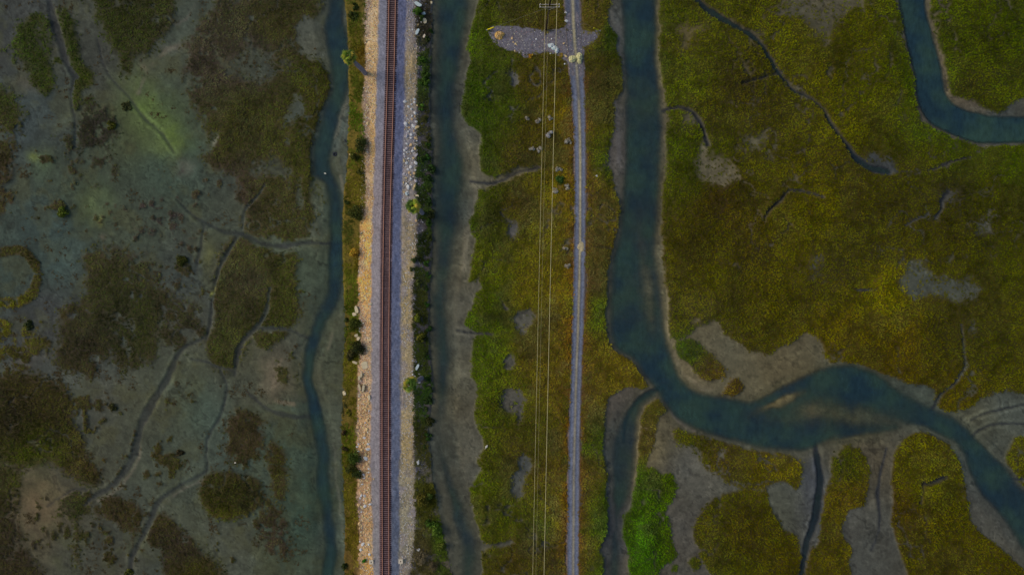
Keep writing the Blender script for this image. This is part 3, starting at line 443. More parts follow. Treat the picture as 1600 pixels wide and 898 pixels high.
def water_mat():
    m, n, l, b = mat('brackish_water')
    a = n.new('ShaderNodeAttribute'); a.attribute_name = 'depth'
    g = n.new('ShaderNodeNewGeometry')
    t = n.new('ShaderNodeTexNoise'); t.inputs['Scale'].default_value = .13; t.inputs['Detail'].default_value = 5
    l.new(g.outputs['Position'], t.inputs['Vector'])
    cr = n.new('ShaderNodeValToRGB'); cr.color_ramp.elements[0].position = .38; cr.color_ramp.elements[1].position = .62
    cr.color_ramp.elements[0].color = tuple(alb((24, 42, 50))) + (1,); cr.color_ramp.elements[1].color = tuple(alb((36, 55, 49))) + (1,)
    t3 = n.new('ShaderNodeTexNoise'); t3.inputs['Scale'].default_value = .55; t3.inputs['Detail'].default_value = 6; t3.inputs['Roughness'].default_value = .7
    mp = n.new('ShaderNodeMapping'); mp.inputs['Scale'].default_value = (2.2, 1.0, 1.0)
    l.new(g.outputs['Position'], mp.inputs['Vector']); l.new(mp.outputs['Vector'], t3.inputs['Vector'])
    mr = n.new('ShaderNodeMapRange'); mr.inputs['From Min'].default_value = .3; mr.inputs['From Max'].default_value = .7; mr.inputs['To Min'].default_value = .74; mr.inputs['To Max'].default_value = 1.28
    l.new(t3.outputs['Fac'], mr.inputs['Value'])
    sv = n.new('ShaderNodeVectorMath'); sv.operation = 'SCALE'
    l.new(t.outputs['Fac'], cr.inputs['Fac']); l.new(cr.outputs['Color'], sv.inputs[0]); l.new(mr.outputs['Result'], sv.inputs['Scale']); l.new(sv.outputs['Vector'], b.inputs['Base Color'])
    b.inputs['Roughness'].default_value = .12; b.inputs['IOR'].default_value = 1.33; b.inputs['Specular IOR Level'].default_value = .4
    wv = n.new('ShaderNodeTexNoise'); wv.inputs['Scale'].default_value = 1.2; wv.inputs['Detail'].default_value = 3
    l.new(g.outputs['Position'], wv.inputs['Vector'])
    bp = n.new('ShaderNodeBump'); bp.inputs['Strength'].default_value = .06; bp.inputs['Distance'].default_value = .05
    l.new(wv.outputs['Fac'], bp.inputs['Height']); l.new(bp.outputs['Normal'], b.inputs['Normal'])
    tr = n.new('ShaderNodeBsdfTransparent'); mx = n.new('ShaderNodeMixShader')
    l.new(a.outputs['Fac'], mx.inputs['Fac']); l.new(tr.outputs['BSDF'], mx.inputs[1]); l.new(b.outputs['BSDF'], mx.inputs[2])
    l.new(mx.outputs['Shader'], n['Material Output'].inputs['Surface'])
    return m
M_WATER = water_mat()

# ------------------------------------------------------------------ mesh builders
def set_meta(o, label=None, cat=None, group=None, kind=None):
    if label: o['label'] = label
    if cat: o['category'] = cat
    if group: o['group'] = group
    if kind: o['kind'] = kind
    return o
def mesh_np(name, verts, faces, material, col=None, smooth=False, extra=None):
    """faces: (n,4) or (n,3) int array"""
    me = bpy.data.meshes.new(name); verts = np.asarray(verts, np.float32); faces = np.asarray(faces, np.int32); k = faces.shape[1]
    me.vertices.add(len(verts)); me.vertices.foreach_set('co', verts.ravel())
    me.loops.add(faces.size); me.loops.foreach_set('vertex_index', faces.ravel())
    me.polygons.add(len(faces)); me.polygons.foreach_set('loop_start', np.arange(0, faces.size, k, dtype=np.int32))
    try: me.polygons.foreach_set('loop_total', np.full(len(faces), k, np.int32))
    except Exception: pass
    me.polygons.foreach_set('use_smooth', np.full(len(faces), smooth, bool))
    me.update(calc_edges=True)
    if col is not None:
        at = me.attributes.new('col', 'FLOAT_COLOR', 'POINT'); c4 = np.ones((len(verts), 4), np.float32); c4[:, :3] = col; at.data.foreach_set('color', c4.ravel())
    if extra is not None:
        at = me.attributes.new(extra[0], 'FLOAT', 'POINT'); at.data.foreach_set('value', np.asarray(extra[1], np.float32))
    me.materials.append(material); return me
def link(name, me, parent=None, loc=(0, 0, 0), rot=(0, 0, 0), scale=(1, 1, 1)):
    o = bpy.data.objects.new(name, me); COL.objects.link(o); o.location = loc; o.rotation_euler = rot; o.scale = scale
    if parent: o.parent = parent
    return o
def empty(name, loc, label, cat, group=None, rz=0):
    o = bpy.data.objects.new(name, None); COL.objects.link(o); o.location = loc; o.rotation_euler = (0, 0, rz); o.empty_display_size = .5
    return set_meta(o, label, cat, group)
def grid_quads(ny, nx, mask=None):
    idx = np.arange(ny * nx).reshape(ny, nx)
    q = np.stack([idx[:-1, :-1], idx[1:, :-1], idx[1:, 1:], idx[:-1, 1:]], -1).reshape(-1, 4)   # y runs down the photo: this order faces up
    return q if mask is None else q[mask.ravel()]
def compact(verts, quads, *arrs):
    used = np.unique(quads); mp = np.full(len(verts), -1, int); mp[used] = np.arange(len(used))
    return (verts[used], mp[quads]) + tuple(a[used] for a in arrs)
def bm_mesh(name, bm, material, smooth=False):
    me = bpy.data.meshes.new(name); bm.normal_update(); bm.to_mesh(me); bm.free()
    me.materials.append(material)
    if smooth: me.polygons.foreach_set('use_smooth', [True] * len(me.polygons))
    return me

print('ground')
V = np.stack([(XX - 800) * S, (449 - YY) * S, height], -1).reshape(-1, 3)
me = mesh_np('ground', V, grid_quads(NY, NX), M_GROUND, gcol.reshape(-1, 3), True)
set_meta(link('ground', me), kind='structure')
# water: where the bed lies below the waterline
dep = LVL - height
mk = dep > -.04
cell = (mk[:-1, :-1] | mk[1:, :-1] | mk[1:, 1:] | mk[:-1, 1:]) & (inemb < 6)[:-1, :-1]
q = grid_quads(NY, NX, cell)
op = np.clip(1 - np.exp(-np.clip(dep, 0, 3) / .30), 0, .95)
Vw = V.copy(); Vw[:, 2] = LVL
vv, qq, oo = compact(Vw, q, op.ravel())
set_meta(link('water', mesh_np('water', vv, qq, M_WATER, None, True, ('depth', oo))), kind='structure')

def at_grid(F, px, py):        # sample a raster field of the fine area
    return bil(F[IY0:NY - 7, IX0:NX - 7], PX[IX0], PY[IY0], STEP, np.asarray(px, float), np.asarray(py, float))

# ------------------------------------------------------------------ railway embankment
print('embankment')
def emb_z(u, y):
    """height across the bank at photo x = u, row y (ground-plan pixels)"""
    b = [emb_at(y, k) for k in range(1, 9)]
    xs = [b[0] - 6, b[0], b[0] + .55 * (b[1] - b[0]), b[1], b[2], b[3], b[4], b[5], b[6], .5 * (b[6] + b[7]), b[7], b[7] + 6]
    zs = [-.8, -.02, .30, .62, 1.25, 1.66, 1.66, 1.25, .85, .40, -.02, -.8]
    z = np.full(np.shape(u), -.8)
    for k in range(len(xs) - 1):
        t = np.clip((u - xs[k]) / (xs[k + 1] - xs[k]), 0, 1)
        z = np.where((u >= xs[k]) & (u < xs[k + 1]), zs[k] + (zs[k + 1] - zs[k]) * t, z)
    return z
eu = np.linspace(0, 1, 118); ey = np.concatenate([[-4000, -1500, -500, -200, -120], np.arange(-80, 981, 1.6), [1040, 1200, 1700, 3000, 6000]])
EU, EY = np.meshgrid(eu, ey)
EX = (emb_at(EY, 1) - 5) * (1 - EU) + (emb_at(EY, 8) + 5) * EU
enz = fbm(EX, EY, 7, 501, 3, .6); enb = fbm(EX, EY, 22, 531, 4, .6)
EZ = emb_z(EX + 3.0 * (enb - .5), EY)
flatz = np.minimum(np.abs(EX - (emb_at(EY, 3) + emb_at(EY, 4)) / 2 ) , 30)
rough_amt = .05 + .30 * sstep(14, 24, flatz)
EZ = EZ + rough_amt * (enz - .5)
# colour bands across the bank
WD = (6.5 + 5.0 * sstep(0, -8, EX - emb_at(EY, 3) + 10)) * (enb - .5) + 3.5 * (enz - .5)
cb = lambda c: np.array(lin(c))
yy_ = EY
def tone(pts):     # colour that changes along the track
    ys = [p[0] for p in pts]; cs = np.array([lin(p[1]) for p in pts])
    return np.stack([np.interp(yy_, ys, cs[:, k]) for k in range(3)], -1)
weeds = tone([(0, (74, 66, 24)), (300, (82, 70, 26)), (450, (74, 66, 22)), (898, (78, 62, 26))])
sand = tone([(0, (150, 128, 92)), (150, (158, 132, 92)), (225, (150, 124, 78)), (300, (142, 116, 72)), (375, (180, 138, 72)), (440, (178, 132, 64)), (520, (156, 128, 92)), (600, (146, 124, 98)), (650, (138, 112, 78)), (760, (140, 112, 82)), (860, (146, 116, 72)), (898, (150, 116, 54))])
greyl = tone([(0, (100, 100, 110)), (150, (98, 98, 108)), (300, (112, 104, 106)), (500, (112, 106, 108)), (700, (108, 102, 104)), (898, (104, 100, 100))])
bed = tone([(0, (92, 78, 78)), (898, (92, 74, 76))])
blue = tone([(0, (94, 94, 122)), (300, (92, 94, 124)), (600, (94, 96, 120)), (898, (92, 94, 112))])  # ballast shoulder away from the sun, bluish shade put into its colour
strip = tone([(0, (116, 112, 116)), (60, (122, 112, 100)), (100, (146, 126, 86)), (150, (132, 118, 92)), (200, (116, 112, 112)), (290, (122, 114, 104)), (350, (134, 120, 92)), (400, (146, 128, 88)), (500, (148, 130, 90)), (600, (138, 124, 92)), (700, (146, 126, 82)), (760, (124, 116, 92)), (850, (126, 118, 92)), (898, (112, 102, 82))])
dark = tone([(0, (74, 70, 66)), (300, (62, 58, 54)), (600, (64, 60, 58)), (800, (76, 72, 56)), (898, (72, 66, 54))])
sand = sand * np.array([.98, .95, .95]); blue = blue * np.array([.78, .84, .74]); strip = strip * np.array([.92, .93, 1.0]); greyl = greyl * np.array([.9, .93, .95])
ecol = weeds * 1.0
X_ = EX + WD
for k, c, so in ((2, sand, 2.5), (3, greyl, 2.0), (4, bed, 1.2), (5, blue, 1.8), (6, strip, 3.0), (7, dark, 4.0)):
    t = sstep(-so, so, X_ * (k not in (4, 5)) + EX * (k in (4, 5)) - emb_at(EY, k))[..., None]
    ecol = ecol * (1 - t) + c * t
spk = vnoise(EX, EY, 1.7, 571)[..., None]; spk2 = fbm(EX, EY, 12, 591, 4, .6)[..., None]
ecol = ecol * (.72 + .56 * spk) * (.75 + .5 * spk2)
# mauve-grey stone band along the left weeds, its shade painted in
hol = (np.exp(-((X_ - emb_at(EY, 2) - 4) / 4.5) ** 2) * sstep(.34, .56, fbm(EX, EY, 38, 611, 4, .6)) * .75)[..., None]
ecol = ecol * (1 - hol) + cb((94, 84, 84)) * (.7 + .6 * spk) * hol
hol = (np.exp(-((X_ - emb_at(EY, 7) - 4) / 6.5) ** 2) * sstep(.36, .58, fbm(EX, EY, 26, 621, 4, .6)) * .85)[..., None]  # grey-blue shadow painted with the rock tone between strip and dark foot
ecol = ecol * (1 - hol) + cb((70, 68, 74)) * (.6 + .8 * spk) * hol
pale = (sstep(.55, .72, fbm(EX, EY, 20, 631, 4, .6)) * ((EX > emb_at(EY, 2)) & (EX < emb_at(EY, 3))) * .32)[..., None]
ecol = ecol * (1 - pale) + cb((172, 154, 126)) * (.75 + .5 * spk) * pale
mauve = (sstep(.52, .70, fbm(EX, EY, 24, 641, 4, .6)) * (EX > emb_at(EY, 6)) * (EX < emb_at(EY, 7)) * .6)[..., None]
ecol = ecol * (1 - mauve) + cb((120, 112, 116)) * (.75 + .5 * spk) * mauve
ecol = np.clip(ecol / KEXP, 0, .85)
fz = (H - EZ) / H
EVv = np.stack([(EX - 800) * S * fz, (449 - EY) * S * fz, EZ], -1).reshape(-1, 3)
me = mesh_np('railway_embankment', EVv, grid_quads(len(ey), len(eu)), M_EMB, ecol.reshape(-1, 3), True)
set_meta(link('railway_embankment', me), kind='structure')
def top_z(px, py):             # ground or embankment height under a photo pixel
    if emb_at(py, 1) - 2 < px < emb_at(py, 8) + 2: return float(emb_z(np.array(px, float), py))
    return float(at_grid(height, px, py))

# ------------------------------------------------------------------ dirt road and gravel turnout
print('road')
ry_ = np.concatenate([[-3000, -1000, -300, -120], np.arange(-80, 981, 1.5), [1100, 1500, 3000]]); ru = np.linspace(-.12, 1.12, 34)
RU, RY = np.meshgrid(ru, ry_)
rlx = np.interp(RY, ROAD[:, 0], ROAD[:, 1]); rrx = np.interp(RY, ROAD[:, 0], ROAD[:, 2])
rn = fbm(RU * 40, RY, 6, 701, 3)
RX = rlx + (rrx - rlx) * RU
ragg = np.where(RU < .5, -1, 1) * sstep(.30, .55, np.abs(RU - .5)) * 2.6 * (fbm(RX, RY, 8, 711, 3) - .5)
RX = RX + ragg
RW = (fbm(RX * 0, RY, 40, 721, 3) - .5) * .06
rut = np.exp(-((RU - .24 + RW) / .15) ** 2) + np.exp(-((RU - .78 + RW) / .14) ** 2)
RZ = .445 - .05 * rut + .03 * (rn - .5) - .16 * sstep(.46, .62, np.abs(RU - .5))
ctr = np.exp(-((RU - .52 + RW) / .085) ** 2)
yw = np.interp(RY, [-100, 0, 60, 110, 150, 175, 250, 400, 450, 600, 700, 760, 898], [.8, .85, .8, .45, .2, .8, .95, .9, .75, .55, .5, .5, .5])
ctrm = np.clip(ctr * yw * (.55 + .9 * fbm(RX, RY, 14, 741, 3)), 0, 1)[..., None]
c_rut = np.array(lin((84, 90, 105))); c_mid = np.array(lin((76, 76, 80))); c_tan = np.array(lin((136, 128, 98))); c_edge = np.array(lin((98, 80, 66)))
upper = sstep(140, 90, RY)[..., None]
rcol = c_mid * (1 - np.clip(rut, 0, 1)[..., None]) + (c_rut * (1 - .45 * upper)) * np.clip(rut, 0, 1)[..., None]
rcol = rcol * (1 - ctrm) + c_tan * ctrm
em = (sstep(.40, .56, np.abs(RU - .5)) * .8)[..., None]
rcol = rcol * (1 - em) + c_edge * em
rcol = rcol * (.78 + .44 * vnoise(RX, RY, 1.8, 751)[..., None]) * (.82 + .36 * fbm(RX, RY, 16, 761, 3)[..., None])
fz = (H - RZ) / H
me = mesh_np('dirt_road', np.stack([(RX - 800) * S * fz, (449 - RY) * S * fz, RZ], -1).reshape(-1, 3), grid_quads(len(ry_), len(ru)), M_ROAD, np.clip(rcol / KEXP, 0, .8).reshape(-1, 3), True)
set_meta(link('dirt_road', me), kind='structure')
tx = np.arange(755, 948, 1.3); ty = np.arange(12, 128, 1.3); TX, TY = np.meshgrid(tx, ty)
ts = bil(sdf_coarse(crom(TURN)), CX[0], CY[0], 4.0, TX + 7 * (fbm(TX, TY, 12, 801, 3) - .5), TY + 7 * (fbm(TX, TY, 12, 811, 3) - .5))
TZ = .415 + .05 * (fbm(TX, TY, 10, 821, 3) - .5) - .12 * sstep(2.5, -.5, ts)
tn_ = fbm(TX, TY, 18, 841, 4, .6)[..., None]
tcol = (np.array(lin((76, 77, 88))) * (1 - tn_) + np.array(lin((88, 83, 84))) * tn_) * (.62 + .76 * vnoise(TX, TY, 1.6, 831)[..., None])
tm = (ts > 0) & (ts + 9 * (fbm(TX, TY, 14, 851, 4, .65) - .36) > 0)
cm = tm[:-1, :-1] & tm[1:, :-1] & tm[1:, 1:] & tm[:-1, 1:]
vv, qq, cc = compact(np.stack([(TX - 800) * S, (449 - TY) * S, TZ], -1).reshape(-1, 3), grid_quads(len(ty), len(tx), cm), np.clip(tcol / KEXP, 0, .8).reshape(-1, 3))
set_meta(link('gravel_turnout', mesh_np('gravel_turnout', vv, qq, M_ROAD, cc, True)), kind='structure')

# ------------------------------------------------------------------ marsh plants: tufts of leaves, one mesh for each patch
print('plants')
def tuft_templates(n=10, leaves=7, seed=3):
    r = np.random.default_rng(seed); out = []
    for _ in range(n):
        vs = []
        for k in range(leaves):
            az = r.uniform(0, 2 * math.pi); el = r.uniform(.10, .75); L = r.uniform(.7, 1.2); wd = L * r.uniform(.28, .45)
            bx, by, bz = r.normal(0, .22), r.normal(0, .22), r.uniform(0, .35)
            d = np.array([math.cos(az) * math.cos(el), math.sin(az) * math.cos(el), math.sin(el)]); sde = np.array([-math.sin(az), math.cos(az), r.uniform(-.5, .5)])
            b0 = np.array([bx, by, bz]); mid = b0 + d * L * .5
            vs += [b0, mid - sde * wd / 2, b0 + d * L * np.array([1, 1, .8]), mid + sde * wd / 2]
        out.append(np.array(vs))
    return np.array(out)
TT = tuft_templates()
def tufts(pos, size, hgt, col, seed):
    """pos (n,3) size (n) hgt (n) col (n,3) -> verts, quads, colours"""
    r = np.random.default_rng(seed); n = len(pos); t = TT[r.integers(0, len(TT), n)]
    a = r.uniform(0, 2 * math.pi, n); ca, sa = np.cos(a)[:, None], np.sin(a)[:, None]
    x = (t[..., 0] * ca - t[..., 1] * sa) * size[:, None] + pos[:, 0:1]; y = (t[..., 0] * sa + t[..., 1] * ca) * size[:, None] + pos[:, 1:2]
    z = t[..., 2] * hgt[:, None] + pos[:, 2:3]
    v = np.stack([x, y, z], -1).reshape(-1, 3)
    lv = r.uniform(.84, 1.16, (n, t.shape[1] // 4)); lv = np.repeat(lv, 4, 1)
    c = (col[:, None, :] * lv[..., None]).reshape(-1, 3)
    return v, np.arange(len(v)).reshape(-1, 4), c
SP = 2.75     # photo pixels between tufts
gx, gy = np.meshgrid(np.arange(-106, 1706, SP), np.arange(-76, 976, SP))
gx = (gx + rng.uniform(-.5, .5, gx.shape) * SP * 1.1).ravel(); gy = (gy + rng.uniform(-.5, .5, gy.shape) * SP * 1.1).ravel()
dv = at_grid(veg, gx, gy)
keep = rng.uniform(0, 1, len(gx)) < dv * 1.05
edge_out = (gx < -30) | (gx > 1630) | (gy < -25) | (gy > 925)
keep &= ~(edge_out & (rng.uniform(0, 1, len(gx)) < .45))
gx, gy, dv = gx[keep], gy[keep], dv[keep]
gj = np.clip(((gy - PY[IY0]) / STEP + .5).astype(int), 0, NY - 15) + IY0; gi = np.clip(((gx - PX[IX0]) / STEP + .5).astype(int), 0, NX - 15) + IX0
pid = vid[gj, gi]; gz = at_grid(height, gx, gy); tc = np.stack([at_grid(vegc[..., k], gx, gy) for k in range(3)], -1)
big = .62 * fbm(gx, gy, 60, 901, 4, .55) + .38 * fbm(gx, gy, 150, 911, 3, .5); med = fbm(gx, gy, 16, 931, 3, .6); hu = at_grid(hum, gx, gy)
fs = at_grid(fiss, gx, gy); swirl = 1 - np.abs(2 * fbm(gx + 22 * fbm(gx, gy, 40, 977, 2), gy, 30, 983, 4, .55) - 1)
tone_ = (.30 + 1.42 * big) * (.66 + .68 * med) * (1 - .45 * sstep(.80, 1.0, swirl)) * (1 - .5 * fs)
brown = sstep(.52, .70, fbm(gx, gy, 36, 961, 4, .6))[:, None] * .5
tc = tc * (1 - brown) + ((tc[:, :2].mean(1, keepdims=True) * .72) * np.array([1.06, .97, .52])) * brown
tc = tc * tone_[:, None] * rng.uniform(.80, 1.22, len(gx))[:, None] * (1 + rng.normal(0, 1, (len(gx), 3)) * np.array([.07, .06, .10])).clip(.6, 1.5) / KEXP * 1.36
rt = sstep(1000, 1060, gx)[:, None]; ctr_ = ((gx > 700) & (gx < 1010))[:, None]
lfm = (gx < 520)[:, None]
tc = tc * (1 + lfm * np.array([-.12, .02, -.10]) + rt * np.array([.07, .14, -.64]) + ctr_ * np.array([-.05, -.01, -.28]))
sz = rng.uniform(.26, .44, len(gx)); hg = vh[gj, gi] * rng.uniform(.7, 1.35, len(gx)) * (.6 + .8 * np.clip(hu, 0, 1))
POS = np.stack([(gx - 800) * S, (449 - gy) * S, gz - .03], -1)
LABS = [p[0] for p in PATCH] + [RING[0], 'scattered small brown and olive tussocks over the left mudflat']
ntuft = 0
for k, lab in enumerate(LABS):
    sel = pid == k
    if sel.sum() < 3: continue
    v, q, c = tufts(POS[sel], sz[sel], hg[sel], tc[sel], 1000 + k); ntuft += sel.sum()
    o = link('marsh_vegetation', mesh_np('marsh_vegetation', v, q, M_VEG, np.clip(c, 0, .6)))
    set_meta(o, lab, 'marsh plants', 'patches of marsh plants', 'stuff')
print('tufts', ntuft)
# loose seedlings and tussocks over the left mudflat and the mud edges
tg = rng.uniform(0, 1, (9000, 2)) * np.array([520, 1000]) - np.array([20, 40])
wgt = sstep(.52, .72, fbm(tg[:, 0], tg[:, 1], 48, 1201, 4, .6)) * (at_grid(chs, tg[:, 0], tg[:, 1]) < -8) * (at_grid(creek, tg[:, 0], tg[:, 1]) > 2)
wgt *= np.where((tg[:, 1] > 560), 1.0, .5)
tg = tg[rng.uniform(0, 1, 9000) < wgt * .8]
cen = tg[rng.integers(0, len(tg), 5200)] + rng.normal(0, 2.2, (5200, 2))
ok = (cen[:, 0] < 500); cen = cen[ok]
cc = np.array([lin((58, 50, 32))]) * rng.uniform(.6, 1.25, (len(cen), 1)) / KEXP * 1.1
v, q, c = tufts(np.stack([(cen[:, 0] - 800) * S, (449 - cen[:, 1]) * S, at_grid(height, cen[:, 0], cen[:, 1]) - .02], -1), rng.uniform(.16, .32, len(cen)), rng.uniform(.12, .28, len(cen)), cc, 77)
set_meta(link('mud_undergrowth', mesh_np('mud_undergrowth', v, q, M_VEG, c)), 'scattered brown seedlings dotted over the left mudflat', 'marsh plants', None, 'stuff')

# weeds on the two sides of the railway embankment
def bank_weeds(label, y0, y1, kx, n, spots, size, hgt, seed, bright=1.0):
    r = np.random.default_rng(seed)
    y = r.uniform(y0, y1, n); a, b = emb_at(y, kx[0]), emb_at(y, kx[1]); u = r.beta(1.15, 1.15, n)
    x = a + (b - a) * u + r.normal(0, 1.2, n)
    dn = fbm(x, y, 16, seed + 7, 4, .6); kp = r.uniform(0, 1, n) < sstep(.30, .52, dn) * .95; x, y = x[kp], y[kp]
    P = np.array([(p[0], p[1]) for p in spots], float); Cc = np.array([lin(p[2]) for p in spots])
    ww = 1 / (((x[:, None] - P[:, 0]) * 2.5) ** 2 + (y[:, None] - P[:, 1]) ** 2 + 100) ** 1.7
    c = (ww[..., None] * Cc).sum(1) / ww.sum(1)[:, None]
    c = c * (.18 + 1.64 * fbm(x, y, 15, seed + 9, 4, .6))[:, None] * r.uniform(.7, 1.35, len(x))[:, None] / KEXP * 1.2 * bright
    z = emb_z(x, y) - .04; f = (H - z) / H
    v, q, c = tufts(np.stack([(x - 800) * S * f, (449 - y) * S * f, z], -1), r.uniform(*size, len(x)), r.uniform(*hgt, len(x)), np.clip(c, 0, .5), seed)
    return set_meta(link('bank_weeds', mesh_np('bank_weeds', v, q, M_VEG, c)), label, 'weeds', None, 'stuff')
LW = [(555, 20, (64, 66, 20)), (560, 60, (78, 68, 18)), (566, 90, (98, 66, 16)), (556, 130, (74, 70, 20)), (558, 190, (72, 78, 16)), (550, 230, (70, 70, 18)), (556, 290, (92, 74, 20)), (548, 360, (66, 62, 22)), (556, 400, (110, 84, 22)), (550, 440, (72, 68, 16)), (548, 500, (72, 72, 16)), (552, 590, (88, 74, 16)), (550, 640, (86, 70, 16)), (536, 640, (60, 50, 28)), (546, 680, (80, 76, 16)), (550, 780, (86, 70, 18)), (552, 840, (92, 70, 18)), (545, 880, (78, 62, 22)), (558, 880, (120, 90, 30))]
LW = [(x, y, (int(r_ * .88), int(g_ * 1.02), b_)) for x, y, (r_, g_, b_) in LW]
RW_ = [(665, 40, (50, 46, 34)), (665, 110, (50, 64, 24)), (664, 200, (52, 52, 26)), (668, 260, (38, 54, 20)), (668, 330, (42, 54, 20)), (668, 400, (40, 48, 20)), (664, 480, (48, 52, 20)), (664, 560, (46, 54, 18)), (670, 620, (38, 58, 18)), (664, 700, (54, 54, 24)), (676, 800, (58, 60, 20)), (684, 850, (62, 76, 22)), (665, 880, (72, 66, 42)), (690, 890, (54, 60, 24))]
bank_weeds('olive and rusty weeds along the left foot of the railway embankment', -70, 970, (1, 2), 7600, LW, (.22, .42), (.25, .6), 21)
bank_weeds('dark green weeds along the right foot of the railway embankment', -70, 970, (7, 8), 11000, RW_, (.22, .42), (.25, .6), 22)

bank_weeds('thick green weeds on the widening lower right bank', 755, 975, (7, 8), 4200, [(672, 780, (62, 62, 20)), (690, 830, (60, 78, 20)), (690, 870, (58, 72, 20)), (662, 860, (66, 60, 32)), (670, 895, (62, 58, 28)), (700, 895, (54, 62, 22))], (.26, .46), (.3, .7), 23)
# ------------------------------------------------------------------ railway track
print('track')
M_SLEEP = flat_mat('tarred_timber', (40, 26, 28), .85, .35, 3.0)
M_RAIL = flat_mat('rusty_rail', (150, 108, 88), .5, .15, 4.0, 0.0, 0.1)
M_RAILSIDE = flat_mat('rail_web_rust', (84, 56, 50), .8, .2, 4.0)
ZT = 1.62
def track_c(y_world):          # world x of the track centre at ground-plan row
    py = 449 - y_world / (S * (H - ZT) / H)
    px = np.interp(py, TRK[:, 0], TRK[:, 1])
    # smooth the table
    px = (np.interp(py - 30, TRK[:, 0], TRK[:, 1]) + px + np.interp(py + 30, TRK[:, 0], TRK[:, 1])) / 3
    return (px - 800) * S * (H - ZT) / H
track = empty('railway_track', (0, 0, 0), 'single railway track with rusty rails on dark sleepers running top to bottom', 'railway track')
bm = bmesh.new(); bmesh.ops.create_cube(bm, size=1); bmesh.ops.scale(bm, vec=(2.55, .235, .2), verts=bm.verts)
bmesh.ops.bevel(bm, geom=list(bm.edges), offset=.02, segments=1, affect='EDGES')
me_sl = bm_mesh('sleeper', bm, M_SLEEP)
bm = bmesh.new()
for sx in (-1, 1):
    g = bmesh.ops.create_cube(bm, size=1); bmesh.ops.scale(bm, vec=(.36, .19, .02), verts=g['verts']); bmesh.ops.translate(bm, vec=(sx * .7525, 0, .112), verts=g['verts'])
PIT = .465; N_S = 297
for k in range(N_S):
    y = (k - (N_S - 1) / 2) * PIT + random.uniform(-.02, .02)
    sl = link('sleeper', me_sl, track, (float(track_c(y)) + random.uniform(-.04, .04), y, ZT + .02 + random.uniform(-.01, .01)), (0, 0, random.uniform(-.015, .015)))
bm.free()
bmx = bmesh.new()
for k in range(-260, 260):
    y = k * PIT
    if abs(y) <= (N_S - 1) / 2 * PIT + .2: continue
    g = bmesh.ops.create_cube(bmx, size=1); bmesh.ops.scale(bmx, vec=(2.55, .235, .2), verts=g['verts']); bmesh.ops.translate(bmx, vec=(float(track_c(y)), y, ZT + .02), verts=g['verts'])
o = link('outlying_sleepers', bm_mesh('outlying_sleepers', bmx, M_SLEEP), track); o['kind'] = 'stuff'
prof = [(-.07, 0), (.07, 0), (.07, .025), (.012, .05), (.012, .12), (.045, .13), (.045, .17), (-.045, .17), (-.045, .13), (-.012, .12), (-.012, .05), (-.07, .025)]
for sx in (-1, 1):
    bm = bmesh.new(); rings = []
    for y in np.arange(-122, 122.1, 2.0):
        cx = float(track_c(y)) + sx * .7525
        rings.append([bm.verts.new((cx + a * 1.15, y, ZT + .135 + b)) for a, b in prof])
    for r0, r1 in zip(rings[:-1], rings[1:]):
        for i in range(len(prof)):
            j = (i + 1) % len(prof); f = bm.faces.new((r0[i], r0[j], r1[j], r1[i])); f.material_index = 0 if i == 6 else 1
    me = bm_mesh('rail', bm, M_RAIL); me.materials.append(M_RAILSIDE)
    link('rail', me, track)
# tie plates and spikes are too small to pick apart
bm = bmesh.new()
for k in range(N_S):
    y = (k - (N_S - 1) / 2) * PIT; cx = float(track_c(y))
    for sx in (-1, 1):
        g = bmesh.ops.create_cube(bm, size=1); bmesh.ops.scale(bm, vec=(.34, .18, .018), verts=g['verts']); bmesh.ops.translate(bm, vec=(cx + sx * .7525, y, ZT + .131), verts=g['verts'])
o = link('tie_plates', bm_mesh('tie_plates', bm, M_RAILSIDE), track); o['kind'] = 'stuff'

# ------------------------------------------------------------------ tubes and small solids
def tube(bm, pts, rads, seg=8, caps=True):
    pts = [Vector(p) for p in pts]; rings = []
    for i, p in enumerate(pts):
        d = (pts[min(i + 1, len(pts) - 1)] - pts[max(i - 1, 0)]).normalized()
        up = Vector((0, 0, 1)) if abs(d.z) < .9 else Vector((1, 0, 0))
        a = d.cross(up).normalized(); b = a.cross(d)
        rings.append([bm.verts.new(p + (a * math.cos(2 * math.pi * k / seg) + b * math.sin(2 * math.pi * k / seg)) * rads[i]) for k in range(seg)])
    for r0, r1 in zip(rings[:-1], rings[1:]):
        for k in range(seg): bm.faces.new((r0[k], r0[(k + 1) % seg], r1[(k + 1) % seg], r1[k]))
    if caps: bm.faces.new(rings[0]); bm.faces.new(list(reversed(rings[-1])))
def box(bm, size, loc=(0, 0, 0), rot=(0, 0, 0), bev=0):
    g = bmesh.ops.create_cube(bm, size=1); vs = g['verts']
    bmesh.ops.scale(bm, vec=size, verts=vs)
    if bev:
        es = list({e for v in vs for e in v.link_edges}); r_ = bmesh.ops.bevel(bm, geom=es, offset=bev, segments=1, affect='EDGES'); vs = list({v for f in r_['faces'] for v in f.verts} | {v for v in vs if v.is_valid})
    bmesh.ops.rotate(bm, cent=(0, 0, 0), matrix=Euler(rot).to_matrix(), verts=vs); bmesh.ops.translate(bm, vec=loc, verts=vs)
    return vs

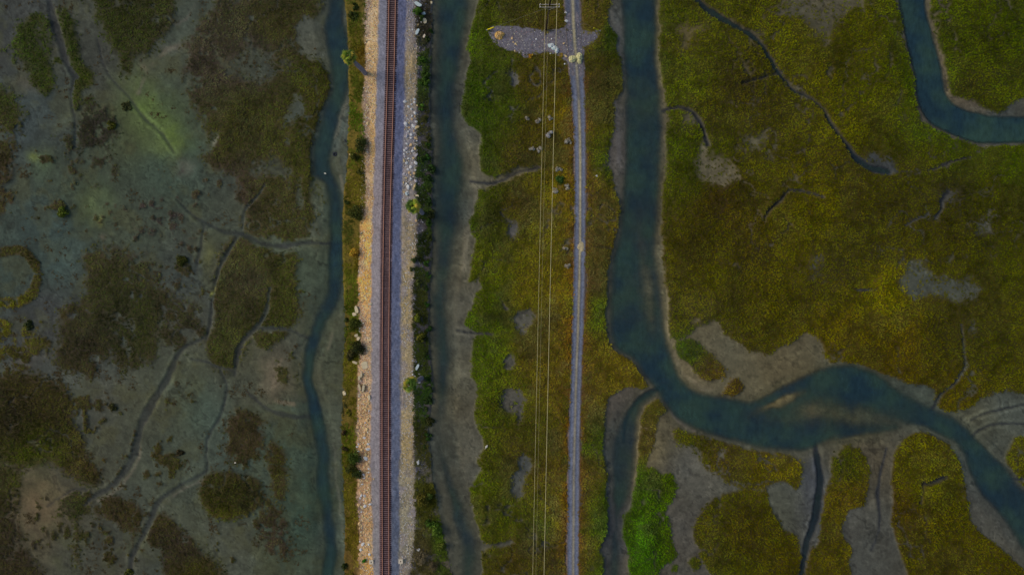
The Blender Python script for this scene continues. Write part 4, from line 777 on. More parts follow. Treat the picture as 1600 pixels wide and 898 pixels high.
# ------------------------------------------------------------------ utility pole, wires, guys
M_POLE = flat_mat('creosoted_pole', (34, 24, 14), .85, .3, 2.0)
M_ARM = flat_mat('weathered_crossarm', (120, 116, 108), .8, .2, 3.0)
M_INS = flat_mat('porcelain', (205, 200, 186), .3, .05, 3.0)
M_WIRE = flat_mat('bare_aluminium_wire', (150, 142, 104), .6, .1, 3.0)
M_GUY = flat_mat('galvanised_strand', (110, 112, 110), .6, .1, 3.0)
M_YEL = flat_mat('yellow_plastic_guard', (196, 184, 26), .5, .08, 3.0)
pb = Vector(G(853, 47, .4)); ZA = 13.6; pa = Vector(G(858.6, 9.6, ZA))
lean = (pa - pb) / (pa.z - pb.z)
pole = empty('utility_pole', pb, 'tall dark wooden utility pole with double crossarm beside the gravel turnout', 'utility pole')
bm = bmesh.new(); tp = lean * (17.6) ; tube(bm, [(0, 0, -.5), lean * 8, tp], [.26, .21, .16], 10); link('pole_shaft', bm_mesh('pole_shaft', bm, M_POLE, True), pole)
ca = pa - pb
for dy, nm in ((.28, 0), (-.28, 1)):
    bm = bmesh.new(); box(bm, (4.3, .13, .15), ca + Vector((0, dy, nm * .002)), bev=.015); link('crossarm', bm_mesh('crossarm', bm, M_ARM), pole)
for sx in (-1, 1):
    bm = bmesh.new(); tube(bm, [ca + Vector((sx * 1.05, -.38, -.12)), ca + Vector((0, -.30, -1.25))], [.045, .045], 6); link('brace', bm_mesh('brace', bm, M_ARM), pole)
    bm = bmesh.new(); box(bm, (.12, .72, .16), ca + Vector((sx * 2.09, 0, .012))); link('arm_spacer', bm_mesh('arm_spacer', bm, M_ARM), pole)
    for dy in (.28, -.28):
        bm = bmesh.new(); c0 = ca + Vector((sx * 2.02, dy, .08))
        tube(bm, [c0, c0 + Vector((0, 0, .1)), c0 + Vector((0, 0, .16)), c0 + Vector((0, 0, .28))], [.05, .13, .09, .11], 10); link('insulator', bm_mesh('insulator', bm, M_INS, True), pole)
    for dy in (.28, -.28):
        bm = bmesh.new(); c0 = ca + Vector((-.85 if sx < 0 else 1.45, dy, .08))
        tube(bm, [c0, c0 + Vector((0, 0, .1)), c0 + Vector((0, 0, .16)), c0 + Vector((0, 0, .26))], [.04, .10, .07, .09], 10); link('insulator', bm_mesh('insulator', bm, M_INS, True), pole)
def wire(label, x0, x1, dz, rad, sag=3.2):
    # from the pole's crossarm down the marsh to the next pole outside the frame, and up to the pole before
    A = Vector(G(x0, 9.5, ZA + dz)); sl = Vector(G(x1, 898, ZA + dz - 2.0)) - A
    Bv = A + sl * (190.0 / abs(sl.y)); Bv.z = ZA + dz
    pts = []
    for k in range(61):
        t = k / 60; p = A.lerp(Bv, t); p.z -= 4 * sag * t * (1 - t); pts.append(p)
    pre = [A + Vector((-sl.x / abs(sl.y) * L_, L_, -4 * sag * (L_ / 190) * (1 - L_ / 190))) for L_ in (120, 90, 60, 30, 12)]
    bm = bmesh.new(); tube(bm, pre + pts, [rad] * (len(pts) + 5), 6)
    set_meta(link('overhead_wire', bm_mesh('overhead_wire', bm, M_WIRE, True)), label, 'power line', 'overhead wires strung from the utility pole')
wire('leftmost overhead wire strung from the utility pole down the marsh strip', 852.2, 832.6, .36, .030)
wire('rightmost overhead wire, the brightest of the three from the utility pole', 870.2, 850.4, .36, .046)
wire('faint thin overhead wire hanging between the other two wires', 857.0, 837.5, -1.6, .012)
def guy(label, gpx, gpy, top_px, top_py, g0, g1):
    zb = top_z(gpx, gpy); base = Vector(G(gpx, gpy, zb)); top = pb + lean * (ZA - .9)
    o = empty('guy_wire', base, label, 'guy wire', 'yellow guarded guy wires of the utility pole'); d = top - base
    bm = bmesh.new(); tube(bm, [d * 0, d], [.009, .009], 6); link('strand', bm_mesh('strand', bm, M_GUY), o)
    n = d.normalized(); bm = bmesh.new(); tube(bm, [n * g0, n * (g0 + .2), n * g1], [.13, .15, .14], 10); link('guard', bm_mesh('guard', bm, M_YEL, True), o)
    bm = bmesh.new(); tube(bm, [n * -.3, n * .5], [.05, .05], 6); box(bm, (.3, .3, .08), (0, 0, .02)); link('anchor', bm_mesh('anchor', bm, M_GUY), o)
guy('left guy wire with a bright yellow guard at the turnout corner', 760.5, 47, 0, 0, .3, 2.35)
guy('right guy wire with a bright yellow guard beyond the dirt road', 937.5, 48.5, 0, 0, .75, 2.35)

# ------------------------------------------------------------------ palms
M_TRUNK = flat_mat('palm_trunk_fibre', (92, 90, 100), .9, .3, 3.0)
M_DEAD = flat_mat('dry_palm_frond', (122, 100, 48), .85, .25, 3.0)
M_FR = [flat_mat('palm_frond_green', (84, 98, 22), .6, .3, 2.0, k=1.25), flat_mat('palm_frond_dark', (44, 64, 12), .6, .3, 2.0, k=1.1), flat_mat('palm_frond_yellow', (120, 108, 34), .6, .3, 2.0, k=1.1)]
def frond_mesh(name, m, seed):
    r = random.Random(seed); bm = bmesh.new()
    tube(bm, [(0, 0, 0), (.45, 0, .16), (.95, 0, .2)], [.035, .028, .02], 5)
    nb = 13
    for k in range(nb):           # the fan of folded segments at the end of the stalk
        a = R(-118 + 236 * k / (nb - 1)) * .82 + r.uniform(-.06, .06); L = 1.0 * (1 - .25 * abs(k - (nb - 1) / 2) / (nb / 2)) * r.uniform(.85, 1.1)
        d = Vector((math.cos(a), math.sin(a), -.12)); s = Vector((-math.sin(a), math.cos(a), 0)); o = Vector((.93, 0, .2)); dr = -.28 * r.uniform(.6, 1.5)
        w0, w1 = .03, .085
        p = [o + s * w0, o - s * w0, o + d * L * .55 - s * w1, o + d * L + Vector((0, 0, dr)), o + d * L * .55 + s * w1]
        rid = o + d * L * .55 + Vector((0, 0, .04)); rv = bm.verts.new(rid); q = [bm.verts.new(x) for x in p]
        bm.faces.new((q[0], rv, q[4])); bm.faces.new((q[0], q[1], rv)); bm.faces.new((q[1], q[2], rv)); bm.faces.new((q[2], q[3], rv)); bm.faces.new((rv, q[3], q[4]))
    return bm_mesh(name, bm, m)
FR = [frond_mesh('frond', M_FR[i % 3], i) for i in range(6)]; FRD = [frond_mesh('dead_frond', M_DEAD, 20 + i) for i in range(3)]
def palm(bpx, bpy_, cpx, cpy, h, scale, label, seed):
    r = random.Random(seed); zb = top_z(bpx, bpy_); base = Vector(G(bpx, bpy_, zb)); top = Vector(G(cpx, cpy, zb + h)); d = top - base
    o = empty('palm_tree', base, label, 'palm tree', 'fan palms on the railway embankment')
    bm = bmesh.new(); pts = []; rd_ = []
    for k in range(15):
        t = k / 14; pts.append(d * t + Vector((.25 * math.sin(t * 3) * (1 - t), 0, -.2 if k == 0 else 0))); rd_.append((.52 - .06 * t) * (1 + (.06 if k % 2 else -.02)))
    tube(bm, pts, rd_, 10); link('trunk', bm_mesh('trunk', bm, M_TRUNK, True), o)
    for k in range(20):           # skirt of dead fronds under the crown
        az = r.uniform(0, 2 * math.pi); t = r.uniform(.80, .97)
        link('dead_frond', FRD[k % 3], o, d * t, (0, R(r.uniform(35, 70)), az), [scale * r.uniform(.5, .75)] * 3)
    for k in range(34):
        az = k * 2.39996 + r.uniform(-.3, .3); t = k / 33; el = 62 - 84 * t + r.uniform(-8, 8)
        link('frond', FR[r.randrange(6)] if t < .85 else FR[2 + 3 * r.randrange(2)], o, d + Vector((0, 0, .3 * (1 - t))), (R(r.uniform(-20, 20)), -R(el), az), [scale * r.uniform(.82, 1.1)] * 3)
palm(571, 115, 545.5, 90, 10.5, .98, 'fan palm leaning over the left channel near the top edge', 1)
palm(660, 333, 646, 322, 8.0, 1.0, 'fan palm with yellow green crown halfway down the right slope', 2)
palm(659, 590, 641, 600, 9.5, 1.05, 'fan palm with the largest crown on the lower right slope', 3)

# ------------------------------------------------------------------ shrubs
M_LEAF = attr_mat('shrub_leaves', .7, 1.5, .12, 0, spec=.2)
M_STEM = flat_mat('shrub_stem', (70, 56, 40), .9, .3, 4.0)
def shrub(px, py, rpx, c, label, group=None, hk=.75, name='shrub', twig=.0, dens=1.0, cat='shrub'):
    seed = int(px * 31 + py * 17); r = np.random.default_rng(seed)
    rad = rpx * S; z = top_z(px, py); hgt = rad * 2 * hk
    o = empty(name, G(px, py, z + hgt * .6)[:2] + (z - .05,), label, cat, group)
    n = int(np.clip(420 * rad * dens + 90, 120, 1300))
    ncl = max(5, int(7 * rad)); cdir = r.normal(0, 1, (ncl, 3)); cdir[:, 2] = np.abs(cdir[:, 2]) * .9; cdir /= np.linalg.norm(cdir, axis=1)[:, None]
    cen = cdir * r.uniform(.35, .72, (ncl, 1)); crad = r.uniform(.28, .48, ncl); cval = r.uniform(.68, 1.3, ncl)
    k = r.integers(0, ncl, n); dd = r.normal(0, 1, (n, 3)); dd /= np.linalg.norm(dd, axis=1)[:, None]
    p = cen[k] + dd * crad[k][:, None] * r.uniform(.6, 1.0, (n, 1)); p[:, 2] = np.abs(p[:, 2])
    P = p * np.array([rad, rad, hgt]) * 1.04
    L = r.uniform(.22, .42, n) * min(1, .55 + rad * .35); 
    ax = dd + r.normal(0, .5, (n, 3)); ax /= np.linalg.norm(ax, axis=1)[:, None]
    t = np.cross(ax, r.normal(0, 1, (n, 3))); t /= np.linalg.norm(t, axis=1)[:, None] + 1e-9; b = np.cross(ax, t)
    W = .34 if not twig else .14
    v = np.stack([P - t * L[:, None] * .5, P - b * (L * W)[:, None], P + t * L[:, None] * .5, P + b * (L * W)[:, None]], 1).reshape(-1, 3)
    col = np.array(lin(c)) / KEXP * 1.15 * (cval[k] * r.uniform(.65, 1.4, n))[:, None]
    me = mesh_np('foliage', v, np.arange(4 * n).reshape(-1, 4), M_LEAF, np.clip(np.repeat(col, 4, 0), 0, .6))
    link('foliage', me, o)
    bm = bmesh.new()
    for q in range(4):
        e = cen[q % ncl] * np.array([rad, rad, hgt]); tube(bm, [(0, 0, -.1), Vector(e) * .5 + Vector((0, 0, .05)), e], [.05, .035, .015], 5)
    link('stems', bm_mesh('stems', bm, M_STEM), o)
    return o
DK, GRN, OLV, GRY, ORG, BRT, TWG = (38, 46, 14), (46, 70, 16), (66, 66, 16), (128, 120, 104), (140, 100, 28), (58, 88, 16), (84, 76, 56)
GL = 'shrubs along the left foot of the embankment'; GR_ = 'shrubs along the right foot of the embankment'; GD = 'pale dry shrubs on the marsh strip'
for a in [(553, 8, 6, DK, 'upper of two small dark shrubs at the top edge by the left channel', GL), (550, 23, 6.5, DK, 'lower of two small dark shrubs at the top edge by the left channel', GL),
          (563, 226, 12, DK, 'big dark round shrub on the left slope opposite the pale boulders', GL), (553, 243, 8, (56, 58, 16), 'olive shrub touching the big dark shrub on the left slope', GL),
          (555, 331, 12.5, (44, 50, 14), 'round dark shrub on the left slope level with the second palm', GL), (541, 316, 4, DK, 'small dark shrub at the water edge above the round dark shrub', GL),
          (553, 395, 8, ORG, 'orange dry shrub on the left weeds', GL), (552, 507, 10, (46, 52, 14), 'dark shrub under the broken white slab on the left slope', GL), (541, 501, 4, DK, 'tiny dark shrub at the mud edge left of the white slab', GL),
          (557, 546, 12.5, (34, 38, 14), 'darkest large shrub on the left slope below the middle', GL), (547, 556, 8, (44, 42, 18), 'brownish shrub beside the darkest large shrub', GL), (554, 716, 12, (44, 58, 14), 'large dark green shrub on the lower left slope', GL),
          (548, 733, 9, (50, 54, 16), 'olive shrub just below the large dark green shrub', GL), (557, 741, 8, (36, 44, 12), 'dark shrub on the slope side below the large dark green shrub', GL), (537, 676, 5.5, (58, 46, 24), 'brown shrub at the water edge of the lower left bank', GL), (538, 700, 5.5, (48, 40, 22), 'dark brown shrub on the lower left mud edge', GL), (537, 886, 5.5, DK, 'small dark shrub in the bottom left bank near the water', GL), (543, 645, 5, (80, 76, 16), 'yellow olive shrub beside the riprap on the left weeds', GL),
          (562, 268, 5, (60, 60, 20), 'small olive shrub below the big dark shrub', GL)]:
    shrub(a[0], a[1], a[2] * 1.18, a[3], a[4], a[5])
for a in [(652, 17, 9, GRN, 'green shrub by the white slabs at the top of the right slope', GR_), (658, 26, 6, (40, 58, 16), 'smaller green shrub under the topmost green shrub', GR_), (658, 93, 7, (50, 72, 20), 'green shrub on the right slope across from the first palm', GR_),
          (665, 113, 9, (42, 60, 16), 'upper of two green shrubs at the water edge of the right slope', GR_), (662, 127, 9, (48, 70, 18), 'lower of two green shrubs at the water edge of the right slope', GR_), (657, 166, 6.5, GRN, 'green shrub above the pale boulders of the right slope', GR_),
          (657, 247, 5.5, (40, 56, 18), 'small shrub at the foot of the pale boulders', GR_), (645, 406, 5, (52, 60, 26), 'small shrub on the sandy right slope, upper of a pair', GR_), (641, 421, 4.5, (56, 62, 28), 'small shrub on the sandy right slope, lower of a pair', GR_), (653, 441, 6.5, (50, 56, 22), 'dull shrub at the lower end of the sandy strip', GR_),
          (652, 497, 8, (74, 80, 20), 'light olive shrub in the middle of the right slope', GR_), (657, 528, 9.5, (72, 72, 20), 'olive shrub below the light olive shrub', GR_), (660, 784, 14, (66, 62, 18), 'big olive brown shrub on the lower right slope', GR_), (671, 776, 8, (46, 58, 16), 'dark green shrub behind the big olive brown shrub', GR_),
          (679, 830, 12, (58, 76, 20), 'wide green shrub on the widening right bank', GR_), (671, 818, 9, (46, 66, 18), 'dark green shrub above the wide green shrub', GR_), (690, 852, 10, (58, 66, 18), 'olive shrub nearest the water on the widening right bank', GR_)]:
    shrub(*a[:4], a[4], a[5])
shrub(659, 872, 14, TWG, 'grey brown twiggy shrub near the right concrete base', GR_, .5, twig=1, dens=1.4); shrub(677, 885, 10, (70, 62, 44), 'brown twiggy shrub right of the grey brown twiggy one', GR_, .5, twig=1, dens=1.3)
def row_label(y, r_):
    for lim, ph in ((70, 'below the topmost white slabs'), (200, 'above the pale boulders'), (222, 'at the top of the pale boulders'), (240, 'beside the pale boulders'), (272, 'at the foot of the pale boulders'), (308, 'above the second palm'), (326, 'just above the second palm trunk'), (345, 'right of the second palm'), (380, 'below the second palm'), (420, 'beside the pair of small sandy slope shrubs'), (445, 'beside the lower end of the sandy strip'), (470, 'above the light olive shrub'), (500, 'right of the light olive shrub'), (520, 'above the olive shrub'), (555, 'right of the olive shrub'), (575, 'above the lowest palm'), (600, 'right of the lowest palm'), (615, 'just below the lowest palm'), (635, 'two shrubs below the lowest palm'), (652, 'across from the riprap top'), (670, 'level with the brown heap'), (690, 'above the grey boulder'), (999, 'beside the grey boulder')):
        if y <= lim: return 'dark green shrub of the right foot row ' + ph
for (x, y, r_) in [(668, 216, 6), (669, 228, 7), (669, 246, 7), (673, 262, 7), (671, 281, 7), (671, 300, 6), (672, 318, 7), (673, 336, 7), (669, 352, 7), (670, 372, 6), (669, 392, 6), (668, 412, 6), (667, 434, 6), (667, 456, 6), (666, 478, 6), (668, 512, 6), (665, 546, 8), (668, 562, 7), (671, 590, 6), (672, 607, 7), (670, 626, 7), (669, 643, 7), (669, 661, 8), (667, 678, 7), (664, 700, 6), (666, 190, 5), (669, 65, 6), (671, 48, 5)]:
    shrub(x + random.uniform(-3, 2), y + random.uniform(-5, 5), r_ * random.uniform(.8, 1.25), (random.uniform(30, 44), random.uniform(42, 60), 16), row_label(y, r_), 'dark shrubs in a row beside the right channel', random.uniform(.28, .5))
for a in [(824, 185, 5.5, 'leftmost pale dry shrub of three in a line under the wires'), (839, 187, 6.5, 'middle pale dry shrub of three in a line under the wires'), (860, 184, 6, 'pale dry shrub of the line of three beneath the bright wire'), (832, 233, 5.5, 'left one of a close pair of pale dry shrubs'), (843, 232, 5.5, 'right one of a close pair of pale dry shrubs'),
          (888, 222, 7, 'grey dry shrub at the left edge of the road'), (873, 265, 6, 'grey dry shrub above the green thicket by the road'), (886, 291, 6, 'grey dry shrub between the green thicket and the road'), (868, 298, 5.5, 'grey dry shrub below the green thicket'), (884, 388, 5, 'grey dry shrub near the pale patch of the road'), (887, 415, 5.5, 'lowest grey dry shrub at the road edge')]:
    shrub(*a[:3], GRY, a[3], GD, .5, 'dry_shrub', twig=1, dens=2.2)
shrub(860, 209, 7.5, (156, 152, 150), 'whitest dry shrub standing alone under the bright wire', GD, .5, 'dry_shrub', twig=1, dens=2.4)
shrub(875, 280, 9, (40, 62, 20), 'dark green thicket among grey dry shrubs left of the road', None, .4)
shrub(95, 329, 11, (62, 72, 16), 'lone green shrub on the left mudflat', None, .45); shrub(281, 408, 11, (52, 54, 16), 'lone dark olive shrub on the mud near the side creek', None, .45)
shrub(175, 635, 7, (46, 46, 20), 'lone dark shrub above the big brown creek', None, .45); shrub(42, 508, 9, (44, 50, 22), 'small dark shrub above the ragged clumps on the left mud', None, .4); shrub(281, 708, 7, (48, 42, 24), 'lone brown shrub on the mud right of the big creek', None, .4)
shrub(200, 895, 8, (56, 58, 18), 'small olive shrub at the bottom edge by the creek mouth', None, .45)
shrub(172, 195, 9, (60, 62, 14), 'narrow yellow green shrub on the thin creek', None, .4); shrub(195, 165, 9, (54, 56, 28), 'faint shrub beside the algae bloom', None, .3)
shrub(569, 875.5, 4.6, (36, 86, 14), 'neat round bright green shrub beside the left concrete base', None, .9, dens=3)
shrub(830, 87, 5, ORG, 'orange dry shrub at the lower edge of the gravel turnout', None, .5, 'dry_shrub'); shrub(877, 86, 4.5, (130, 104, 40), 'tan dry shrub between the rubble heap and the sand heap', None, .5, 'dry_shrub')

# ------------------------------------------------------------------ rocks, slabs, heaps
def rock_mesh(name, c, seed, flatk=.65):
    r = random.Random(seed); bm = bmesh.new(); bmesh.ops.create_icosphere(bm, subdivisions=2, radius=.5)
    cuts = [(Vector((r.gauss(0, 1), r.gauss(0, 1), r.gauss(0, 1))).normalized(), r.uniform(.26, .42)) for _ in range(9)]
    for v in bm.verts:
        for n_, d_ in cuts:
            e = v.co.dot(n_) - d_
            if e > 0: v.co -= n_ * e
        v.co *= r.uniform(.96, 1.05); v.co.z *= flatk
    return bm_mesh(name, bm, flat_mat('rock_' + name, c, .85, .2, 3.0))
RK = {'white': [rock_mesh('rock', (216, 188, 136), i) for i in range(4)], 'tan': [rock_mesh('rock', (176, 146, 106), 10 + i) for i in range(4)], 'grey': [rock_mesh('rock', (136, 132, 136), 20 + i) for i in range(4)], 'pale': [rock_mesh('rock', (176, 180, 180), 30 + i) for i in range(4)], 'sand': [rock_mesh('rock', (172, 166, 124), 40 + i) for i in range(3)]}
def rock(px, py, size, kind, label, group=None, name='rock', asp=None, rz=None):
    z = top_z(px, py); s = size * S; a = asp or random.uniform(1.0, 1.6)
    o = link(name, random.choice(RK[kind]), None, G(px, py, z + s * .12), (random.uniform(-.25, .25), random.uniform(-.25, .25), random.uniform(0, 6.28) if rz is None else rz), (s * a, s, s * random.uniform(.7, 1.0)))
    return set_meta(o, label, 'rock', group)
def rock_field(n, x0, x1, y0, y1, sizes, kinds, noun, where, group, seed, rel=None):
    """stones scattered over a strip of the slope; where = [(y limit, phrase)] tells one stretch of the slope from the next"""
    random.seed(seed); placed = []; k = 0; tries = 0
    tint = {'white': 'whitish', 'tan': 'tan', 'pale': 'pale grey', 'grey': 'dark grey'}
    while k < n and tries < n * 40:
        tries += 1; y = random.uniform(y0, y1); x = random.uniform(x0, x1)
        u = (x - x0) / (x1 - x0)
        if rel: x += emb_at(y, rel)
        s = random.uniform(*sizes) * random.choice((.7, 1, 1, 1.25))
        if any((x - a) ** 2 + (y - b) ** 2 < (.5 * (s + c)) ** 2 for a, b, c in placed): continue
        kd = random.choice(kinds); q = (s - sizes[0]) / (sizes[1] - sizes[0])
        ph = next(p for lim, p in where if y <= lim)
        lab = f"{'small' if q < .3 else 'large' if q > .7 else 'middling'} {tint[kd]} {noun} {ph}" + (', track side' if u > .6 else ', water side' if u < .35 else '') if n > 30 else f"{tint[kd]} {noun} {ph}"
        if rel == 6 and n > 30: lab = lab.replace('track side', '#').replace('water side', 'track side').replace('#', 'water side')
        placed.append((x, y, s)); rock(x, y, s, kd, lab, group); k += 1
rock_field(120, -20, -2, 640, 868, (2.6, 5.6), ['white', 'tan', 'tan', 'tan', 'pale'], 'riprap stone', [(690, 'just below the brown rubble heap'), (720, 'above the large dark green shrub'), (760, 'right of the large dark green shrub'), (795, 'below the large dark green shrub'), (830, 'midway down the lower left slope'), (900, 'above the left concrete base')], 'riprap stones of the lower left slope', 1, 3)
rock_field(22, -18, -2, 612, 640, (2.2, 4.4), ['tan', 'tan', 'white'], 'rubble stone', [(626, 'in the upper half of the brown heap'), (900, 'in the lower half of the brown heap')], 'brown rubble heap stones', 2, 3)
rock_field(74, 1, 21, 150, 305, (2.4, 5.4), ['pale', 'pale', 'grey', 'white', 'tan'], 'boulder', [(185, 'at the top of the right slope rock field'), (215, 'in the upper rock field of the right slope'), (245, 'opposite the big dark left shrub'), (275, 'in the lower rock field of the right slope'), (900, 'just above the second palm')], 'boulders of the upper right slope', 3, 6)
rock_field(24, -17, -3, 118, 265, (1.6, 3.2), ['tan', 'white', 'tan'], 'small stone', [(165, 'just below the first palm'), (215, 'above the big dark shrub on the sand'), (900, 'beside the big dark shrub on the sand')], 'stones of the upper left slope', 4, 3)
rock_field(14, 2, 30, 20, 75, (1.8, 3.6), ['pale', 'white', 'grey'], 'loose stone', [(48, 'under the topmost white slabs'), (900, 'above the green shrub across from the first palm')], 'loose stones of the top right slope', 5, 6)
rock_field(12, 14, 30, 560, 600, (2.0, 4.0), ['grey', 'pale'], 'stone', [(580, 'above the lowest palm'), (900, 'beside the lowest palm')], 'grey stones beside the lowest palm', 6, 6)
for a in [(575, 193, 5, 'white', 'brightest yellow white rock on the upper left slope'), (587, 165, 3.5, 'white', 'small bright rock at the ballast edge of the upper left slope'), (585, 6, 4.5, 'white', 'bright rock at the top edge of the left slope'), (547, 242, 3.6, 'white', 'white stone at the mud edge beside the big dark shrub'), (582, 239, 3, 'white', 'white stone on the sand right of the big dark shrub'), (653, 722, 6, 'pale', 'grey boulder alone on the lower right slope'), (654, 858, 5.5, 'pale', 'pale grey boulder above the right concrete base'), (646, 405, 0, 'grey', ''), (650, 345, 5, 'tan', 'brown rock below the second palm'), (637, 754, 2.6, 'white', 'small white stone on the sandy lower right strip'), (584, 748, 2.4, 'white', 'small white stone at the ballast edge of the lower left slope')]:
    if a[4]: rock(*a)
# fine rubble over the slopes
def pebbles(label, n, x0, x1, y0, y1, rel, cols, size, seed, emb=True, mask=None):
    r = np.random.default_rng(seed); y = r.uniform(y0, y1, n); x = r.uniform(x0, x1, n) + (emb_at(y, rel) if rel else 0)
    if mask is not None: k = mask(x, y); x, y = x[k], y[k]; n = len(x)
    z = emb_z(x, y) if emb else np.full(n, .42)
    f = (H - z) / H; P = np.stack([(x - 800) * S * f, (449 - y) * S * f, z], -1)
    base = np.array([(1, 0, 0), (0, 1, 0), (-1, 0, 0), (0, -1, 0), (0, 0, 1), (0, 0, -1)], float)
    fc = np.array([(0, 1, 4), (1, 2, 4), (2, 3, 4), (3, 0, 4)])
    s = r.uniform(*size, n); v = base[None, :, :] * s[:, None, None] * r.uniform(.6, 1.3, (n, 6, 1)); a = r.uniform(0, 6.28, n)
    vx = v[..., 0] * np.cos(a)[:, None] - v[..., 1] * np.sin(a)[:, None]; vy = v[..., 0] * np.sin(a)[:, None] + v[..., 1] * np.cos(a)[:, None]
    V_ = (np.stack([vx, vy, v[..., 2] * .8], -1) + P[:, None, :]).reshape(-1, 3)
    F_ = (fc[None] + 6 * np.arange(n)[:, None, None]).reshape(-1, 3)
    c = np.array([lin(q) for q in cols])[r.integers(0, len(cols), n)] * r.uniform(.7, 1.3, (n, 1)) / KEXP
    return set_meta(link('rubble', mesh_np('rubble', V_, F_, M_ROAD, np.clip(np.repeat(c, 6, 0), 0, .85))), label, 'rubble', None, 'stuff')
pebbles('fine sandy rubble over the left slope of the embankment', 9000, -20, 0, -60, 960, 3, [(176, 148, 104), (200, 182, 150), (130, 104, 76), (110, 96, 90)], (.05, .16), 31)
pebbles('fine grey rubble over the right slope of the embankment', 7000, 0, 22, -60, 960, 6, [(150, 140, 120), (176, 172, 166), (112, 108, 104), (140, 124, 92)], (.05, .16), 32)
pebbles('coarse stones along the shrub line of the right slope', 1200, 0, 18, -60, 800, 7, [(92, 90, 98), (116, 114, 120), (66, 62, 62)], (.08, .22), 33)
pebbles('loose pebbles strewn over the gravel turnout', 800, 764, 936, 38, 110, None, [(150, 142, 130), (120, 116, 120), (176, 168, 140), (130, 100, 96)], (.05, .14), 34, False, lambda x, y: bil(sdf_coarse(crom(TURN)), CX[0], CY[0], 4.0, x, y) > 3)
# broken concrete slabs
M_CON = flat_mat('broken_concrete', (216, 200, 164), .85, .12, 2.0); M_CONB = flat_mat('bluish_concrete', (164, 178, 178), .8, .12, 2.0); M_CONC = flat_mat('cast_concrete', (206, 194, 172), .8, .1, 2.0); M_HOLE = flat_mat('rusted_socket', (40, 32, 24), .9, .2, 4.0)
def slab(px, py, lx, ly, rz, label, m=None, t=.28, tilt=.15, group='broken concrete slabs on the embankment'):
    r = random.Random(int(px * 7 + py)); z = top_z(px, py); bm = bmesh.new(); n = 9; top = []; bot = []
    for k in range(n):
        a = 2 * math.pi * k / n; q = r.uniform(.8, 1.08); cx_, cy_ = math.cos(a), math.sin(a); e = 1 / max(abs(cx_), abs(cy_)) ** .7
        x, y = cx_ * lx * S * .62 * q * e, cy_ * ly * S * .62 * q * e
        top.append(bm.verts.new((x, y, t))); bot.append(bm.verts.new((x * 1.05, y * 1.05, -.1)))
    bm.faces.new(top); bm.faces.new(list(reversed(bot)))
    for k in range(n): bm.faces.new((bot[k], bot[(k + 1) % n], top[(k + 1) % n], top[k]))
    bmesh.ops.bevel(bm, geom=list(bm.edges), offset=.025, segments=1, affect='EDGES')
    o = link('concrete_slab', bm_mesh('concrete_slab', bm, m or M_CON), None, G(px, py, z + .05), (r.uniform(-tilt, tilt), r.uniform(-tilt, tilt), R(rz)))
    set_meta(o, label, 'concrete slab', group)
slab(557.5, 483.5, 4.4, 10, 18, 'long white broken slab above the dark shrub on the left slope', t=.45)
slab(554, 490.5, 6, 4.5, 10, 'blocky white slab piece touching the long broken slab'); slab(557, 524, 5, 4, 30, 'white slab piece between the two dark shrubs'); slab(560, 529, 4, 5, -20, 'second white slab piece between the two dark shrubs', tilt=.3)
slab(554.5, 566, 6.5, 3, -20, 'long white slab lying in weeds below the darkest shrub'); slab(570, 570, 9, 11, 5, 'widest pale concrete slab on the sandy slope below the darkest shrub', t=.2); slab(565, 585, 2.6, 6, -6, 'thin upright white slab under the widest slab', t=.6)
slab(561.5, 590, 2.8, 6.5, -4, 'thin white slab left of the thin upright one', t=.6); slab(562.3, 604, 2.6, 9, 14, 'left one of two bright parallel slabs on the left slope', t=.7); slab(568.2, 605.5, 3, 9.5, -10, 'right one of two bright parallel slabs on the left slope', t=.75); slab(538, 614, 4.5, 6, 20, 'white slab fragment stranded at the mud edge of the left bank', t=.2)
slab(577, 620, 3, 7, 8, 'curved pale slab edge beside the brown rubble heap', t=.3); slab(578, 475, 6, 2.5, 10, 'small pale slab on the sand above the long broken slab')
slab(653, 7, 9.5, 5, -28, 'bluish white slab at the top of the right slope', M_CONB); slab(663.5, 33, 5, 7, 10, 'bright white slab under the topmost green shrub', M_CON); slab(662, 22, 5, 4, 20, 'small bluish slab beside the topmost green shrub', M_CONB); slab(652, 50, 3.4, 8, -25, 'narrow pale slab below the white slabs of the right slope', M_CONB); slab(674, 5, 2.5, 4, 0, 'tiny white slab at the water edge of the top right bank', M_CON); slab(663, 57, 3, 5, -30, 'pinkish narrow slab beside the dark top right bank', M_CONC)
slab(652, 573, 3.4, 9, -25, 'bluish slab leaning above the lowest palm', M_CONB); slab(649, 305, 0.1, 0.1, 0, 'x') if False else None
slab(635, 303, 2.4, 5, 30, 'small white slab on the grey strip above the second palm', M_CONB); slab(652, 306, 5, 2.4, -10, 'white slab piece at the shrub line above the second palm', M_CON)
